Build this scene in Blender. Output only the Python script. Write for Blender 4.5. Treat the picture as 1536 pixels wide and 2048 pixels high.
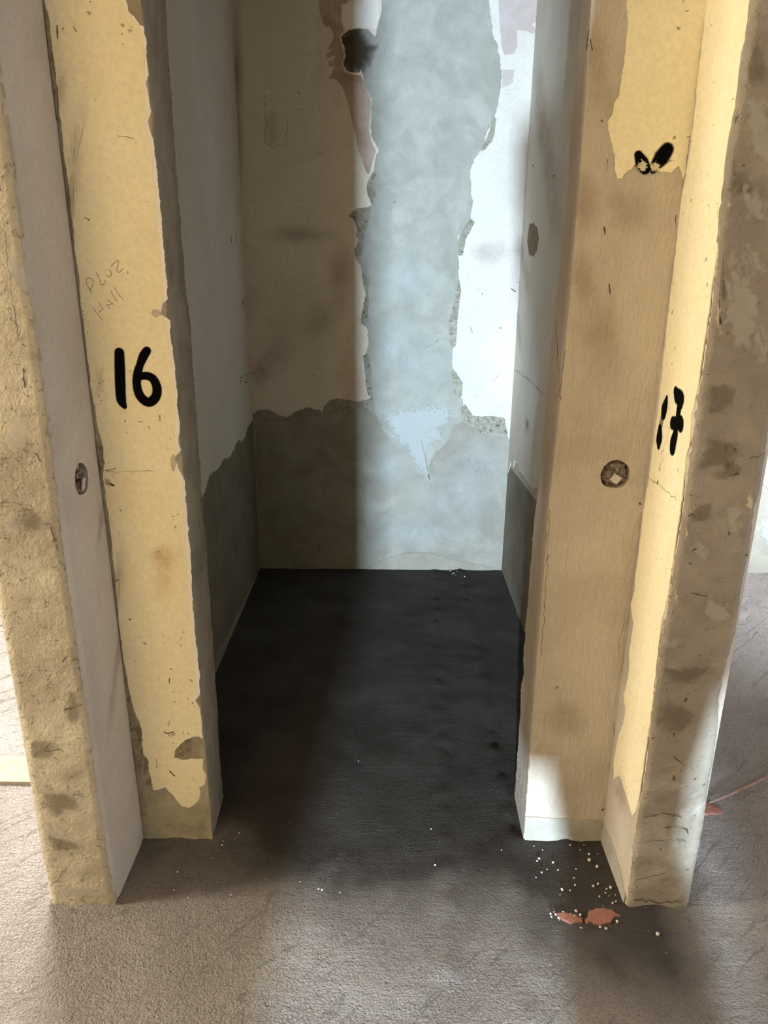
import bpy, bmesh, math, random
from mathutils import Vector, noise, Matrix
from mathutils.geometry import delaunay_2d_cdt
random.seed(7)
for o in list(bpy.data.objects): bpy.data.objects.remove(o)
C = bpy.context.scene.collection
sc = bpy.context.scene

# ------------------------------------------------------------------ camera
PITCH, YAW, ROLL, FPX = 0.3254, -0.0048, -0.0075, 1471.95
EYE = Vector((0, 0, 1.5))
f0 = Vector((math.sin(YAW), math.cos(YAW), 0)); r0 = Vector((math.cos(YAW), -math.sin(YAW), 0))
FW = f0 * math.cos(PITCH) + Vector((0, 0, -1)) * math.sin(PITCH)
d0 = FW.cross(r0)
RT = r0 * math.cos(ROLL) + d0 * math.sin(ROLL)
DN = -r0 * math.sin(ROLL) + d0 * math.cos(ROLL)
cd = bpy.data.cameras.new('camera'); cam = bpy.data.objects.new('camera', cd); C.objects.link(cam)
cd.sensor_fit = 'VERTICAL'; cd.sensor_height = 36; cd.lens = FPX / 2048 * 36; cd.clip_start = 0.05
M = Matrix((RT, -DN, -FW)).transposed().to_4x4(); M.translation = EYE
cam.matrix_world = M
sc.camera = cam

# ------------------------------------------------------------------ light
sc.view_settings.view_transform = 'Standard'; sc.view_settings.look = 'None'
sc.view_settings.gamma = 1; sc.view_settings.use_curve_mapping = False
sc.view_settings.exposure = 0.0
w = bpy.data.worlds.new('world'); sc.world = w; w.use_nodes = True
bg = w.node_tree.nodes['Background']; bg.inputs[0].default_value = (1.0, 0.88, 0.71, 1); bg.inputs[1].default_value = 0.40

def area(name, loc, target, sx, sy, power, col, spread=180):
    l = bpy.data.lights.new(name, 'AREA'); l.shape = 'RECTANGLE'; l.size = sx; l.size_y = sy
    l.energy = power; l.color = col; l.spread = math.radians(spread)
    o = bpy.data.objects.new(name, l); C.objects.link(o); o.location = loc
    o.rotation_euler = (Vector(target) - Vector(loc)).to_track_quat('-Z', 'Y').to_euler()
    return o
# daylight through the opening shaped for it in the unseen wall behind the photographer
area('daylight_beam', (-0.62, -3.8, 0.95), (0.1, 3.5, 1.2), 0.068, 0.12, 460, (0.62, 0.82, 1.0), 120)
# added warm fill standing in for light bounced off the wall opposite the stalls
area('warm_bounce_fill', (-1.3, -1.35, 1.9), (-0.4, 1.5, 1.1), 1.4, 1.4, 33, (1.0, 0.68, 0.33))
# windows at the two corridor ends, then fills added to brighten the neighbouring stalls
area('window_light_left', (-3.4, 0.95, 1.9), (0.2, 0.9, 0.2), 0.5, 1.6, 165, (1.0, 0.88, 0.68))
area('window_light_right', (3.4, 0.85, 1.3), (-0.6, 1.5, 1.1), 0.8, 1.6, 46, (0.97, 0.95, 1.0))
area('stall_fill_left', (-1.5, 3.3, 2.0), (-1.25, 2.1, 0.0), 0.8, 0.8, 85, (1.0, 0.95, 0.90), 90)
area('stall_fill_right', (1.9, 2.2, 1.7), (1.95, 3.5, 0.6), 0.7, 0.7, 40, (0.85, 0.93, 1.0), 95)

# ------------------------------------------------------------------ measured plan (metres)
XL, XR, YB = -0.6617, 0.5966, 3.529
YNL, YNR, YEL, YER = 1.6251, 1.6341, 1.4063, 1.4198
JL, JR, OL, OR_ = -0.4745, 0.3856, -0.8176, 0.7471
NBL, NBR = 1.7982, 1.8074
TOP = 3.0

def U(px, py, ax, val):
    d = FW + RT * ((px - 768) / FPX) + DN * ((py - 1024) / FPX)
    t = (val - EYE[ax]) / d[ax]
    return EYE + d * t

# ------------------------------------------------------------------ helpers
def setp(o, label=None, cat=None, group=None, kind=None):
    if label: o['label'] = label
    if cat: o['category'] = cat
    if group: o['group'] = group
    if kind: o['kind'] = kind
    return o

def link_bm(name, bm, mat, parent=None, smooth=False):
    me = bpy.data.meshes.new(name); bm.normal_update(); bm.to_mesh(me); bm.free()
    if smooth:
        for p in me.polygons: p.use_smooth = True
    o = bpy.data.objects.new(name, me); C.objects.link(o)
    if mat: me.materials.append(mat)
    if parent: o.parent = parent
    return o

class Nodes:
    def __init__(s, m): s.t = m.node_tree; s.n = s.t.nodes; s.l = s.t.links
    def new(s, ty, **kw):
        n = s.n.new(ty)
        for k, v in kw.items():
            if k.startswith('i_'): n.inputs[k[2:].replace('_', ' ')].default_value = v
            else: setattr(n, k, v)
        return n

def ramp(N, src, stops):
    r = N.new('ShaderNodeValToRGB'); e = r.color_ramp.elements
    while len(e) < len(stops): e.new(0.5)
    for el, (p, c) in zip(e, stops):
        el.position = p; el.color = (c[0], c[1], c[2], 1) if not isinstance(c, (int, float)) else (c, c, c, 1)
    N.l.new(src, r.inputs[0]); return r.outputs[0]

def noise_tex(N, vec, scale, detail=4, rough=0.55, dist=0.0):
    n = N.new('ShaderNodeTexNoise'); n.inputs['Scale'].default_value = scale; n.inputs['Detail'].default_value = detail
    n.inputs['Roughness'].default_value = rough; n.inputs['Distortion'].default_value = dist
    N.l.new(vec, n.inputs['Vector']); return n.outputs[0]

def mix(N, fac, a, b):
    m = N.new('ShaderNodeMix', data_type='RGBA')
    if isinstance(fac, (int, float)): m.inputs[0].default_value = fac
    else: N.l.new(fac, m.inputs[0])
    for i, c in ((6, a), (7, b)):
        if isinstance(c, tuple): m.inputs[i].default_value = (c[0], c[1], c[2], 1)
        else: N.l.new(c, m.inputs[i])
    return m.outputs[2]

def mathn(N, op, a, b=0.5, clamp=False):
    m = N.new('ShaderNodeMath', operation=op); m.use_clamp = clamp
    for i, c in ((0, a), (1, b)):
        if isinstance(c, (int, float)): m.inputs[i].default_value = c
        else: N.l.new(c, m.inputs[i])
    return m.outputs[0]

def coords(N, scale=(1, 1, 1), rot=(0, 0, 0)):
    t = N.new('ShaderNodeTexCoord'); m = N.new('ShaderNodeMapping')
    m.inputs['Scale'].default_value = scale; m.inputs['Rotation'].default_value = rot
    N.l.new(t.outputs['Object'], m.inputs[0]); return m.outputs[0]

def plaster(name, ca, cb, cstain=None, cloud=5, stain_amt=0.5, stain_scale=3.5, speck=None, speck_thr=0.70,
            grain=180, bump=0.25, bumpd=0.002, lumps=0.0, streak=None, streak_amt=0.0, pits=0.0, rough=0.9, alpha=None):
    """patchy mineral surface: two cloudy tones, stains with a shape of their own, specks, grain relief"""
    m = bpy.data.materials.new(name); m.use_nodes = True; N = Nodes(m)
    b = N.n['Principled BSDF']; b.inputs['Roughness'].default_value = rough
    b.inputs['Specular IOR Level'].default_value = 0.25
    v = coords(N)
    c1 = noise_tex(N, v, cloud, 6, 0.6, 0.6)
    col = mix(N, ramp(N, c1, [(0.32, 0.0), (0.68, 1.0)]), ca, cb)
    if cstain:
        s = noise_tex(N, v, stain_scale, 8, 0.62, 0.9)
        f = ramp(N, s, [(0.52, 0.0), (0.60, stain_amt * 0.7), (0.75, stain_amt)])
        col = mix(N, f, col, cstain)
    if speck:
        s = noise_tex(N, v, 70, 2, 0.5, 0.4)
        g = noise_tex(N, v, 7, 3, 0.6)
        s = mathn(N, 'ADD', s, mathn(N, 'MULTIPLY', mathn(N, 'SUBTRACT', g, 0.5), 0.45))
        f = ramp(N, s, [(speck_thr, 0.0), (speck_thr + 0.025, 0.85)])
        col = mix(N, f, col, speck)
    fine = noise_tex(N, v, grain * 1.7, 2, 0.6)
    col = mix(N, ramp(N, fine, [(0.3, 0.12), (0.7, 0.0)]), col, (0.05, 0.04, 0.03))
    N.l.new(col, b.inputs['Base Color'])
    h = noise_tex(N, v, grain, 4, 0.65)
    if lumps:
        h = mathn(N, 'ADD', h, mathn(N, 'MULTIPLY', noise_tex(N, v, 28, 5, 0.6, 0.5), lumps))
    if streak:
        sv = coords(N, streak[0], streak[1])
        h = mathn(N, 'ADD', h, mathn(N, 'MULTIPLY', noise_tex(N, sv, 60, 3, 0.55, 0.9), streak_amt))
    if pits:
        p = noise_tex(N, v, 55, 3, 0.6, 0.8)
        h = mathn(N, 'SUBTRACT', h, mathn(N, 'MULTIPLY', ramp(N, p, [(0.62, 0.0), (0.70, 1.0)]), pits))
    bp = N.new('ShaderNodeBump'); bp.inputs['Strength'].default_value = bump; bp.inputs['Distance'].default_value = bumpd
    N.l.new(h, bp.inputs['Height']); N.l.new(bp.outputs[0], b.inputs['Normal'])
    return m

def soft(name, col, thr=0.5, width=0.35, nscale=40, namt=0.6, rough=0.9, maxa=1.0, col2=None, wash=False):
    """coat or stain whose cover thins out towards its rim (point attribute 'cover')"""
    m = bpy.data.materials.new(name); m.use_nodes = True; N = Nodes(m)
    b = N.n['Principled BSDF']; b.inputs['Roughness'].default_value = rough; b.inputs['Specular IOR Level'].default_value = 0.2 if max(col) > 0.01 else 0.03
    v = coords(N)
    if col2: N.l.new(mix(N, noise_tex(N, v, 60, 4), col, col2), b.inputs['Base Color'])
    else: b.inputs['Base Color'].default_value = (*col, 1)
    a = N.new('ShaderNodeAttribute', attribute_name='cover')
    n = noise_tex(N, v, nscale, 6, 0.65, 0.4)
    s = mathn(N, 'ADD', a.outputs['Fac'], mathn(N, 'MULTIPLY', mathn(N, 'SUBTRACT', n, 0.5), namt))
    f = ramp(N, s, [(max(0, thr - width / 2), 0.0), (min(1, thr + width / 2), maxa)])
    if wash: f = mathn(N, 'MULTIPLY', mathn(N, 'MULTIPLY', a.outputs['Fac'], ramp(N, n, [(0.3, 0.25), (0.7, 1.0)])), maxa)
    tr = N.new('ShaderNodeBsdfTransparent'); mx = N.new('ShaderNodeMixShader')
    N.l.new(f, mx.inputs[0]); N.l.new(tr.outputs[0], mx.inputs[1]); N.l.new(b.outputs[0], mx.inputs[2])
    N.l.new(mx.outputs[0], N.n['Material Output'].inputs['Surface'])
    return m

AX = {'x': 0, 'y': 1, 'z': 2}
class Plane:
    """axis-aligned real surface: ax = axis index, val = its position, sgn = side the air is on"""
    def __init__(s, ax, val, sgn): s.ax, s.val, s.sgn = ax, val, sgn
    def p(s, q):
        if isinstance(q, Vector): r = q.copy(); r[s.ax] = s.val; return r
        return U(q[0], q[1], s.ax, s.val)
    def n(s):
        v = Vector((0, 0, 0)); v[s.ax] = s.sgn; return v
    def uv(s): return {0: (1, 2), 1: (0, 2), 2: (0, 1)}[s.ax]

def densify(pts, step):
    out = []
    for i, a in enumerate(pts):
        b = pts[(i + 1) % len(pts)]; n = max(1, int((b - a).length / step))
        for k in range(n): out.append(a.lerp(b, k / n))
    return out

def jag(pts, pl, amp, seed):
    o = []; i, j = pl.uv(); sd = Vector((seed * 7.31, seed * 3.17, seed * 1.7))
    for p in pts:
        q = p.copy()
        for ax, k in ((i, 0), (j, 11.3)):
            q[ax] += 1.3 * amp * noise.noise(p * 22 + sd + Vector((k, 5, k)))
            q[ax] += amp * (noise.noise(p * 55 + sd + Vector((k, k, 0))) + 0.8 * noise.noise(p * 170 + sd + Vector((0, k, k))))
        o.append(q)
    return o

_seed = [0]
def sheet(name, pl, pts, thick, mat, parent=None, lift=0.0, amp=0.0015, step=0.004):
    """coat of paint or plaster: outline on the surface, given real thickness"""
    _seed[0] += 1
    P = [pl.p(q) for q in pts]
    P = jag(densify(P, step), pl, amp, _seed[0]) if amp else densify(P, step)
    n = pl.n(); i_, j_ = pl.uv(); k = len(P)
    r = delaunay_2d_cdt([Vector((p[i_], p[j_])) for p in P], [(q, (q + 1) % k) for q in range(k)], [list(range(k))], 1, 1e-6)
    bm = bmesh.new(); top = []
    for q in r[0]:
        p = Vector((0, 0, 0)); p[i_] = q.x; p[j_] = q.y; p[pl.ax] = pl.val
        top.append(bm.verts.new(p + n * (lift + thick)))
    for f in r[2]:
        g = bm.faces.new([top[q] for q in f]); g.normal_update()
        if g.normal.dot(n) < 0: g.normal_flip()
    lo = [bm.verts.new(p + n * (lift - 0.0008)) for p in P]; hi = [bm.verts.new(p + n * (lift + thick)) for p in P]
    area2 = sum(P[q][i_] * P[(q + 1) % k][j_] - P[(q + 1) % k][i_] * P[q][j_] for q in range(k))
    flip = (area2 > 0) != ((pl.sgn > 0) != (pl.ax == 1))
    for q in range(k):
        f = (lo[q], lo[(q + 1) % k], hi[(q + 1) % k], hi[q])
        bm.faces.new(f[::-1] if flip else f)
    return link_bm(name, bm, mat, parent)

def blot(name, pl, pts, mat, parent=None, lift=0.0022, amp=0.002, peak=1.0, lobes=0.0, lim=None):
    """stain: star-shaped outline, cover 1 inside falling to 0 at the rim"""
    _seed[0] += 1
    P = jag(densify([pl.p(q) for q in pts], 0.008), pl, amp, _seed[0])
    c = sum(P, Vector()) / len(P); n = pl.n() * lift; i_, j_ = pl.uv()
    if lobes:
        Q = []
        for p in P:
            an = math.atan2(p[j_] - c[j_], p[i_] - c[i_]); k_ = Vector((math.cos(an) * 1.7, math.sin(an) * 1.7, _seed[0] * 3.3))
            Q.append(c + (p - c) * (1 + lobes * noise.noise(k_) + 0.5 * lobes * noise.noise(k_ * 2.7)))
        P = Q
    if lim:
        P = [Vector((min(max(p.x, lim[0](p.z) + 0.004), lim[1](p.z) - 0.004), p.y, max(p.z, 0.005))) for p in P]
        c = sum(P, Vector()) / len(P)
    verts = [c + n]; cov = [peak]; faces = []
    k = len(P); rings = [(0.3, peak * 0.9), (0.6, peak * 0.55), (0.85, peak * 0.2), (1.1, 0.0)]
    for s, a in (rings if not lim else [(0.3, peak * .9), (0.6, peak * .6), (0.85, peak * .3), (1.0, 0.0)]):
        for p in P: verts.append(c.lerp(p, s) + n); cov.append(a)
    for i in range(k): faces.append((0, 1 + i, 1 + (i + 1) % k))
    for r in range(3):
        for i in range(k):
            a, b_ = 1 + r * k + i, 1 + r * k + (i + 1) % k
            faces.append((a, a + k, b_ + k, b_))
    return raw(name, [(verts, cov, faces)], mat, parent)

def raw(name, chunks, mat, parent):
    V, CV, F = [], [], []
    for v, c, f in chunks:
        o = len(V); V += [tuple(x) for x in v]; CV += c; F += [tuple(i + o for i in g) for g in f]
    me = bpy.data.meshes.new(name); me.from_pydata(V, [], F)
    at = me.attributes.new('cover', 'FLOAT', 'POINT')
    for i, c in enumerate(CV): at.data[i].value = c
    me.materials.append(mat); o = bpy.data.objects.new(name, me); C.objects.link(o)
    if parent: o.parent = parent
    return o

def ell(cx, cy, rx, ry, n=14, rot=0.0):
    return [(cx + rx * math.cos(t) * math.cos(rot) - ry * math.sin(t) * math.sin(rot),
             cy + rx * math.cos(t) * math.sin(rot) + ry * math.sin(t) * math.cos(rot)) for t in [2 * math.pi * i / n for i in range(n)]]

def smooth_line(pts, sub=5):
    out = []
    for i in range(len(pts) - 1):
        p0 = pts[max(i - 1, 0)]; p1 = pts[i]; p2 = pts[i + 1]; p3 = pts[min(i + 2, len(pts) - 1)]
        for k in range(sub):
            t = k / sub
            out.append(0.5 * ((2 * p1) + (p2 - p0) * t + (2 * p0 - 5 * p1 + 4 * p2 - p3) * t * t + (3 * p1 - p0 - 3 * p2 + p3) * t ** 3))
    out.append(pts[-1]); return out

def stroke_chunk(pl, pts, rad, core=0.72, lift=0.0036, closed=False, peak=1.0):
    """sprayed or drawn line: pts = (px, py) or (px, py, radius)"""
    P = smooth_line([pl.p(q) for q in pts], 6)
    R = []
    rr = [(q[2] if len(q) > 2 else rad) for q in pts]
    for i in range(len(pts) - 1):
        for k in range(6): R.append(rr[i] + (rr[i + 1] - rr[i]) * k / 6)
    R.append(rr[-1])
    n = pl.n(); V, A, Fc = [], [], []
    T = [(P[min(i + 1, len(P) - 1)] - P[max(i - 1, 0)]).normalized() for i in range(len(P))]
    for i, p in enumerate(P):
        s = T[i].cross(n).normalized()
        for k, a in ((-1, 0), (-core, peak), (core, peak), (1, 0)):
            V.append(p + s * (k * R[i]) + n * (lift + i * 2e-6)); A.append(a)
    for i in range(len(P) - 1):
        for k in range(3): Fc.append((i * 4 + k, i * 4 + k + 1, i * 4 + 5 + k, i * 4 + 4 + k))
    for e, sg in ((0, -1), (len(P) - 1, 1)):
        p = P[e]; t = T[e] * sg; s = T[e].cross(n).normalized(); o = len(V)
        V.append(p + n * lift); A.append(peak); m_ = 10
        for ring, a in ((core, peak), (1, 0)):
            for k in range(m_ + 1):
                th = -math.pi / 2 + math.pi * k / m_
                V.append(p + (t * math.cos(th) + s * math.sin(th)) * (R[e] * ring) + n * (lift - 1e-5)); A.append(a)
        for k in range(m_):
            Fc.append((o, o + 1 + k, o + 2 + k)); Fc.append((o + 1 + k, o + 12 + k, o + 13 + k, o + 2 + k))
    return (V, A, Fc)

def marks(name, pl, lines, mat, parent, lift=0.0034):
    wob = 0.0 if mat is pencil else 1.0; L2_ = []
    for l, r in lines:
        if wob:
            P = [pl.p(q) for q in l]; tot = sum((b - a).length for a, b in zip(P, P[1:])); m_ = max(2, int(tot / 0.008)); Q = []
            for a, b in zip(l, l[1:]):
                k_ = max(1, int(m_ / (len(l) - 1)))
                for t in range(k_): Q.append((a[0] + (b[0] - a[0]) * t / k_, a[1] + (b[1] - a[1]) * t / k_))
            Q.append(l[-1]); rr = r * (0.6 if r > 0.0015 else 0.7)
            l = [(x + random.gauss(0, 1.1) * (len(Q) > 3), y + random.gauss(0, 1.1) * (len(Q) > 3), rr * random.uniform(0.25, 1.15)) for x, y in Q]
        L2_.append((l, r))
    lines = L2_
    return raw(name, [stroke_chunk(pl, l, r * (0.55 if r > 0.0015 else 0.7), 0.4, lift) for l, r in lines], mat, parent)

def trace_x(pl, pts):
    """x(z) of a vertical edge lying in a plane, from its traced points; straight beyond its ends"""
    q = sorted([(v.z, v.x) for v in (pl.p(a) for a in pts)])
    n = len(q); mz = sum(a for a, b in q) / n; mx = sum(b for a, b in q) / n
    sl = sum((a - mz) * (b - mx) for a, b in q) / max(1e-9, sum((a - mz) ** 2 for a, b in q))
    def fx(z):
        if z <= q[0][0]: return q[0][1]
        if z >= q[-1][0]: return q[-1][1] + sl * (z - q[-1][0])
        for (a, xa), (b, xb) in zip(q, q[1:]):
            if a <= z <= b: return xa + (xb - xa) * (z - a) / max(1e-9, b - a)
    return fx

def prism(name, cols, mat, parent=None, z0=-0.03, z1=TOP, dz=0.008, amp=0.0016):
    """upright block: cols = list of (x or x(z), y, ragged?) corners"""
    nz = int((z1 - z0) / dz); bm = bmesh.new(); rows = []
    for i in range(nz + 1):
        z = z0 + (z1 - z0) * i / nz; row = []
        for k, (x, y, rag) in enumerate(cols):
            xx = x(z) if callable(x) else x; yy = y
            if rag:
                a = amp * (noise.noise(Vector((k * 9.1, y * 3, z * 38))) + 0.9 * noise.noise(Vector((k * 5.3, 4, z * 120))))
                b_ = noise.noise(Vector((k * 3.1, 8, z * 14)))
                xx += a * 1.2 + rag * 0.004 * max(0, b_ - 0.25); yy += abs(a) * 1.2 + 0.006 * max(0, b_ - 0.25)
            row.append(bm.verts.new((xx, yy, z)))
        rows.append(row)
    n = len(cols)
    for i in range(nz):
        for k in range(n):
            bm.faces.new((rows[i][k], rows[i][(k + 1) % n], rows[i + 1][(k + 1) % n], rows[i + 1][k]))
    bm.faces.new(rows[0][::-1]); bm.faces.new(rows[-1])
    bmesh.ops.recalc_face_normals(bm, faces=bm.faces[:])
    return link_bm(name, bm, mat, parent)

def cut_hole(o, loc, axis, r, depth):
    """bored opening: boolean with a ragged cylinder, baked into the mesh"""
    bm = bmesh.new(); n = 20; rings = []
    for s in (-1, 1):
        ring = []
        for k in range(n):
            t = 2 * math.pi * k / n; rr = r * (1 + 0.10 * noise.noise(Vector((math.cos(t) * 2, math.sin(t) * 2, r * 100))))
            a, b = rr * math.cos(t), rr * math.sin(t)
            v = Vector((s * depth, a, b)) if axis == 0 else Vector((a, s * depth, b))
            ring.append(bm.verts.new(Vector(loc) + v))
        rings.append(ring)
    for k in range(n): bm.faces.new((rings[0][k], rings[0][(k + 1) % n], rings[1][(k + 1) % n], rings[1][k]))
    bm.faces.new(rings[0][::-1]); bm.faces.new(rings[1]); bmesh.ops.recalc_face_normals(bm, faces=bm.faces[:])
    c = link_bm('cutter', bm, None)
    md = o.modifiers.new('cut', 'BOOLEAN'); md.object = c; md.operation = 'DIFFERENCE'; md.solver = 'EXACT'
    bpy.context.view_layer.update()
    me = bpy.data.meshes.new_from_object(o.evaluated_get(bpy.context.evaluated_depsgraph_get()))
    o.modifiers.clear(); o.data = me; bpy.data.objects.remove(c)

# ------------------------------------------------------------------ materials
m_floor = None
cem_left_end = plaster('rough_yellowish_cement', (0.36, 0.32, 0.24), (0.52, 0.47, 0.36), (0.28, 0.24, 0.18), 7, 0.6, 4, grain=130, bump=0.8, bumpd=0.006, lumps=1.4, pits=1.2)
cem_right_end = plaster('rough_brown_cement', (0.22, 0.19, 0.15), (0.33, 0.29, 0.235), (0.42, 0.39, 0.335), 5, 0.85, 3.6, speck=(0.08, 0.06, 0.04), speck_thr=0.72, grain=150, bump=0.6, bumpd=0.004, lumps=1.2, pits=0.9)
smooth_grey = plaster('smooth_grey_plaster', (0.44, 0.40, 0.35), (0.52, 0.475, 0.42), (0.36, 0.32, 0.27), 2.2, 0.4, 2, grain=60, bump=0.12, bumpd=0.001)
cem_pier = plaster('pier_cement', (0.30, 0.27, 0.20), (0.42, 0.385, 0.29), (0.22, 0.18, 0.12), 12, 0.7, 7, grain=120, bump=0.5, bumpd=0.004, lumps=1.0)
ret_cement = plaster('jamb_return_cement', (0.24, 0.215, 0.17), (0.34, 0.31, 0.25), (0.17, 0.15, 0.12), 8, 0.6, 5, grain=120, bump=0.3, bumpd=0.002, speck=(0.05, 0.04, 0.03), speck_thr=0.74)
tan_plaster = plaster('tan_brushed_plaster', (0.47, 0.41, 0.34), (0.57, 0.51, 0.43), (0.41, 0.345, 0.27), 3.5, 0.5, 3, grain=160, bump=0.5, bumpd=0.004,
                      streak=((1.1, 1, 0.30), (0, 0.28, 0)), streak_amt=2.4)
yellow = plaster('cream_yellow_paint', (0.82, 0.74, 0.50), (0.87, 0.80, 0.58), (0.84, 0.69, 0.42), 3, 0.35, 2.6, speck=(0.30, 0.22, 0.12), speck_thr=0.735, grain=50, bump=0.12, bumpd=0.0012, rough=0.6)
white_coat = plaster('white_undercoat', (0.80, 0.76, 0.70), (0.88, 0.85, 0.80), None, grain=120, bump=0.4, bumpd=0.002)
rec_cement = plaster('recess_cement', (0.285, 0.285, 0.25), (0.38, 0.38, 0.34), (0.24, 0.235, 0.20), 9, 0.45, 5, grain=90, bump=0.25, bumpd=0.002, lumps=0.4)
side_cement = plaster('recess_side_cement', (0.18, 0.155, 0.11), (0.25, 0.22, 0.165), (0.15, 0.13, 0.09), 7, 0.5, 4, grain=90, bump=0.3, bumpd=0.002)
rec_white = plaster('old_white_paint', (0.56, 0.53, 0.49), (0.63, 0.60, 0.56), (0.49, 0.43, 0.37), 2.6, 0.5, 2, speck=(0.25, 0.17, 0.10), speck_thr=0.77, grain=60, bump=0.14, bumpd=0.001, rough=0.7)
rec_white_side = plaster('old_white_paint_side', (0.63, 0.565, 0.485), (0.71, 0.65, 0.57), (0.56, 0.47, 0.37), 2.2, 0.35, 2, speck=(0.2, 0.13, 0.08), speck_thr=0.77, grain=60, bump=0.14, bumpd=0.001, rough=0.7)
rec_white_shade = plaster('shaded_white_paint', (0.68, 0.61, 0.51), (0.75, 0.69, 0.60), (0.54, 0.44, 0.32), 2.4, 0.6, 2, speck=(0.25, 0.17, 0.10), speck_thr=0.77, grain=60, bump=0.14, bumpd=0.001, rough=0.7)  # copy of the old white paint with the shaded side's tone in its colour
pink_coat = plaster('pinkish_brown_skim', (0.36, 0.26, 0.19), (0.50, 0.40, 0.33), (0.56, 0.48, 0.42), 10, 0.5, 9, grain=140, bump=0.5, bumpd=0.002)
pale_pink = plaster('pale_pink_skim', (0.42, 0.345, 0.31), (0.47, 0.42, 0.42), None, 10, grain=140, bump=0.4, bumpd=0.002)
mortar = plaster('crumbly_mortar', (0.34, 0.32, 0.25), (0.52, 0.50, 0.42), (0.24, 0.22, 0.16), 35, 0.6, 30, grain=220, bump=1.0, bumpd=0.008, lumps=2.0, pits=1.5)
mortar_brown = plaster('brown_crumbly_mortar', (0.24, 0.20, 0.13), (0.42, 0.37, 0.26), (0.16, 0.13, 0.08), 50, 0.8, 40, grain=200, bump=1.0, bumpd=0.006, lumps=1.5, pits=1.2)
brown_chip = plaster('brown_chip', (0.22, 0.15, 0.08), (0.34, 0.25, 0.16), None, 40, grain=200, bump=0.8, bumpd=0.004)
mortar_smooth = plaster('buff_mortar', (0.27, 0.245, 0.195), (0.33, 0.30, 0.25), None, 10, grain=120, bump=0.3, bumpd=0.002)
band_mat = plaster('splash_band_cement', (0.34, 0.32, 0.27), (0.44, 0.42, 0.36), (0.30, 0.27, 0.21), 14, 0.5, 12, grain=160, bump=0.4, bumpd=0.003)
spray = soft('black_spray_paint', (0.003, 0.003, 0.003), 0.42, 0.5, 90, 0.12, 0.9)
pencil = soft('pencil', (0.20, 0.14, 0.07), 0.45, 0.6, 200, 0.5, maxa=0.75)
dark_mark = soft('dark_scuff', (0.07, 0.05, 0.035), 0.45, 0.3, 160, 1.1, maxa=0.85)
stain_brown = soft('brown_stain', (0.26, 0.16, 0.08), 0.5, 0.9, 9, 0.5, maxa=0.30, wash=True)
scuff_brown = soft('brown_scuff', (0.22, 0.13, 0.06), 0.45, 0.4, 120, 0.9, maxa=0.7)
notch_shade = soft('notch_shade_tone', (0.06, 0.05, 0.035), 0.45, 0.6, 30, 0.7, maxa=0.85)  # painted shade for the notch in the paint edge
stain_orange = soft('orange_stain', (0.62, 0.36, 0.10), 0.5, 0.9, 25, 0.7, maxa=0.3, wash=True)
whitewash = soft('whitewash_remains', (0.43, 0.445, 0.43), 0.33, 0.18, 55, 1.7, maxa=0.8)
haze_smear = soft('pale_cement_bloom', (0.50, 0.515, 0.50), 0.5, 0.9, 12, 0.5, maxa=0.6, wash=True)
pale_patch = soft('pale_cement_smear', (0.50, 0.47, 0.41), 0.40, 0.16, 16, 1.7, maxa=0.45)
dark_patch = soft('dark_cement_smear', (0.17, 0.135, 0.09), 0.40, 0.2, 16, 1.7, maxa=0.42)
tan_wipe = soft('tan_filler', (0.52, 0.46, 0.36), 0.4, 0.25, 60, 1.0, maxa=0.95)
scrape = soft('scraped_plaster', (0.62, 0.55, 0.40), 0.50, 0.1, 260, 1.9, maxa=0.95)
grey_fill = soft('grey_filler', (0.30, 0.28, 0.22), 0.4, 0.2, 60, 0.7, maxa=1.0)

# ------------------------------------------------------------------ floor
m = bpy.data.materials.new('raw_screed'); m.use_nodes = True; N = Nodes(m); b = N.n['Principled BSDF']
b.inputs['Roughness'].default_value = 0.92; b.inputs['Specular IOR Level'].default_value = 0.2
v = coords(N)
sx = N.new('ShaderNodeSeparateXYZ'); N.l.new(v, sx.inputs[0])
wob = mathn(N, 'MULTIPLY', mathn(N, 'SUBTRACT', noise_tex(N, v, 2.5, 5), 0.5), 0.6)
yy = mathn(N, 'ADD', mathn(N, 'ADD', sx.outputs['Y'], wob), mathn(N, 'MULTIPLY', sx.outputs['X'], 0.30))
damp_shade_y = N.new('ShaderNodeMapRange'); damp_shade_y.inputs['From Min'].default_value = 1.15; damp_shade_y.inputs['From Max'].default_value = 1.55  # damp tone and recess shade together, put into the floor colour
N.l.new(yy, damp_shade_y.inputs['Value'])
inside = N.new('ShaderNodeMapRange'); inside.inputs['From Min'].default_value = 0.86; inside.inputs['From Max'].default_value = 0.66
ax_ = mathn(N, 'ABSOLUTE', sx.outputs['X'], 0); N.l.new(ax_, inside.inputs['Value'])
damp_shade = mathn(N, 'MULTIPLY', damp_shade_y.outputs[0], inside.outputs[0])
open_col = mix(N, ramp(N, noise_tex(N, v, 3.2, 7, 0.6, 0.5), [(0.35, 0.0), (0.65, 1.0)]), (0.30, 0.27, 0.25), (0.39, 0.36, 0.34))
open_col = mix(N, ramp(N, noise_tex(N, v, 160, 3, 0.7), [(0.36, 0.35), (0.46, 0.0)]), open_col, (0.06, 0.045, 0.035))
open_col = mix(N, ramp(N, noise_tex(N, v, 210, 2, 0.6), [(0.66, 0.0), (0.72, 0.6)]), open_col, (0.60, 0.56, 0.50))
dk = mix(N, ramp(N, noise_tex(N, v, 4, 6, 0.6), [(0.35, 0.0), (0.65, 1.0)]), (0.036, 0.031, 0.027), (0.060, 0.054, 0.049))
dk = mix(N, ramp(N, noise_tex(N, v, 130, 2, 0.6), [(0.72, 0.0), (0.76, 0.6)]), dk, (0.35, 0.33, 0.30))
N.l.new(mix(N, damp_shade, open_col, dk), b.inputs['Base Color'])
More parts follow.
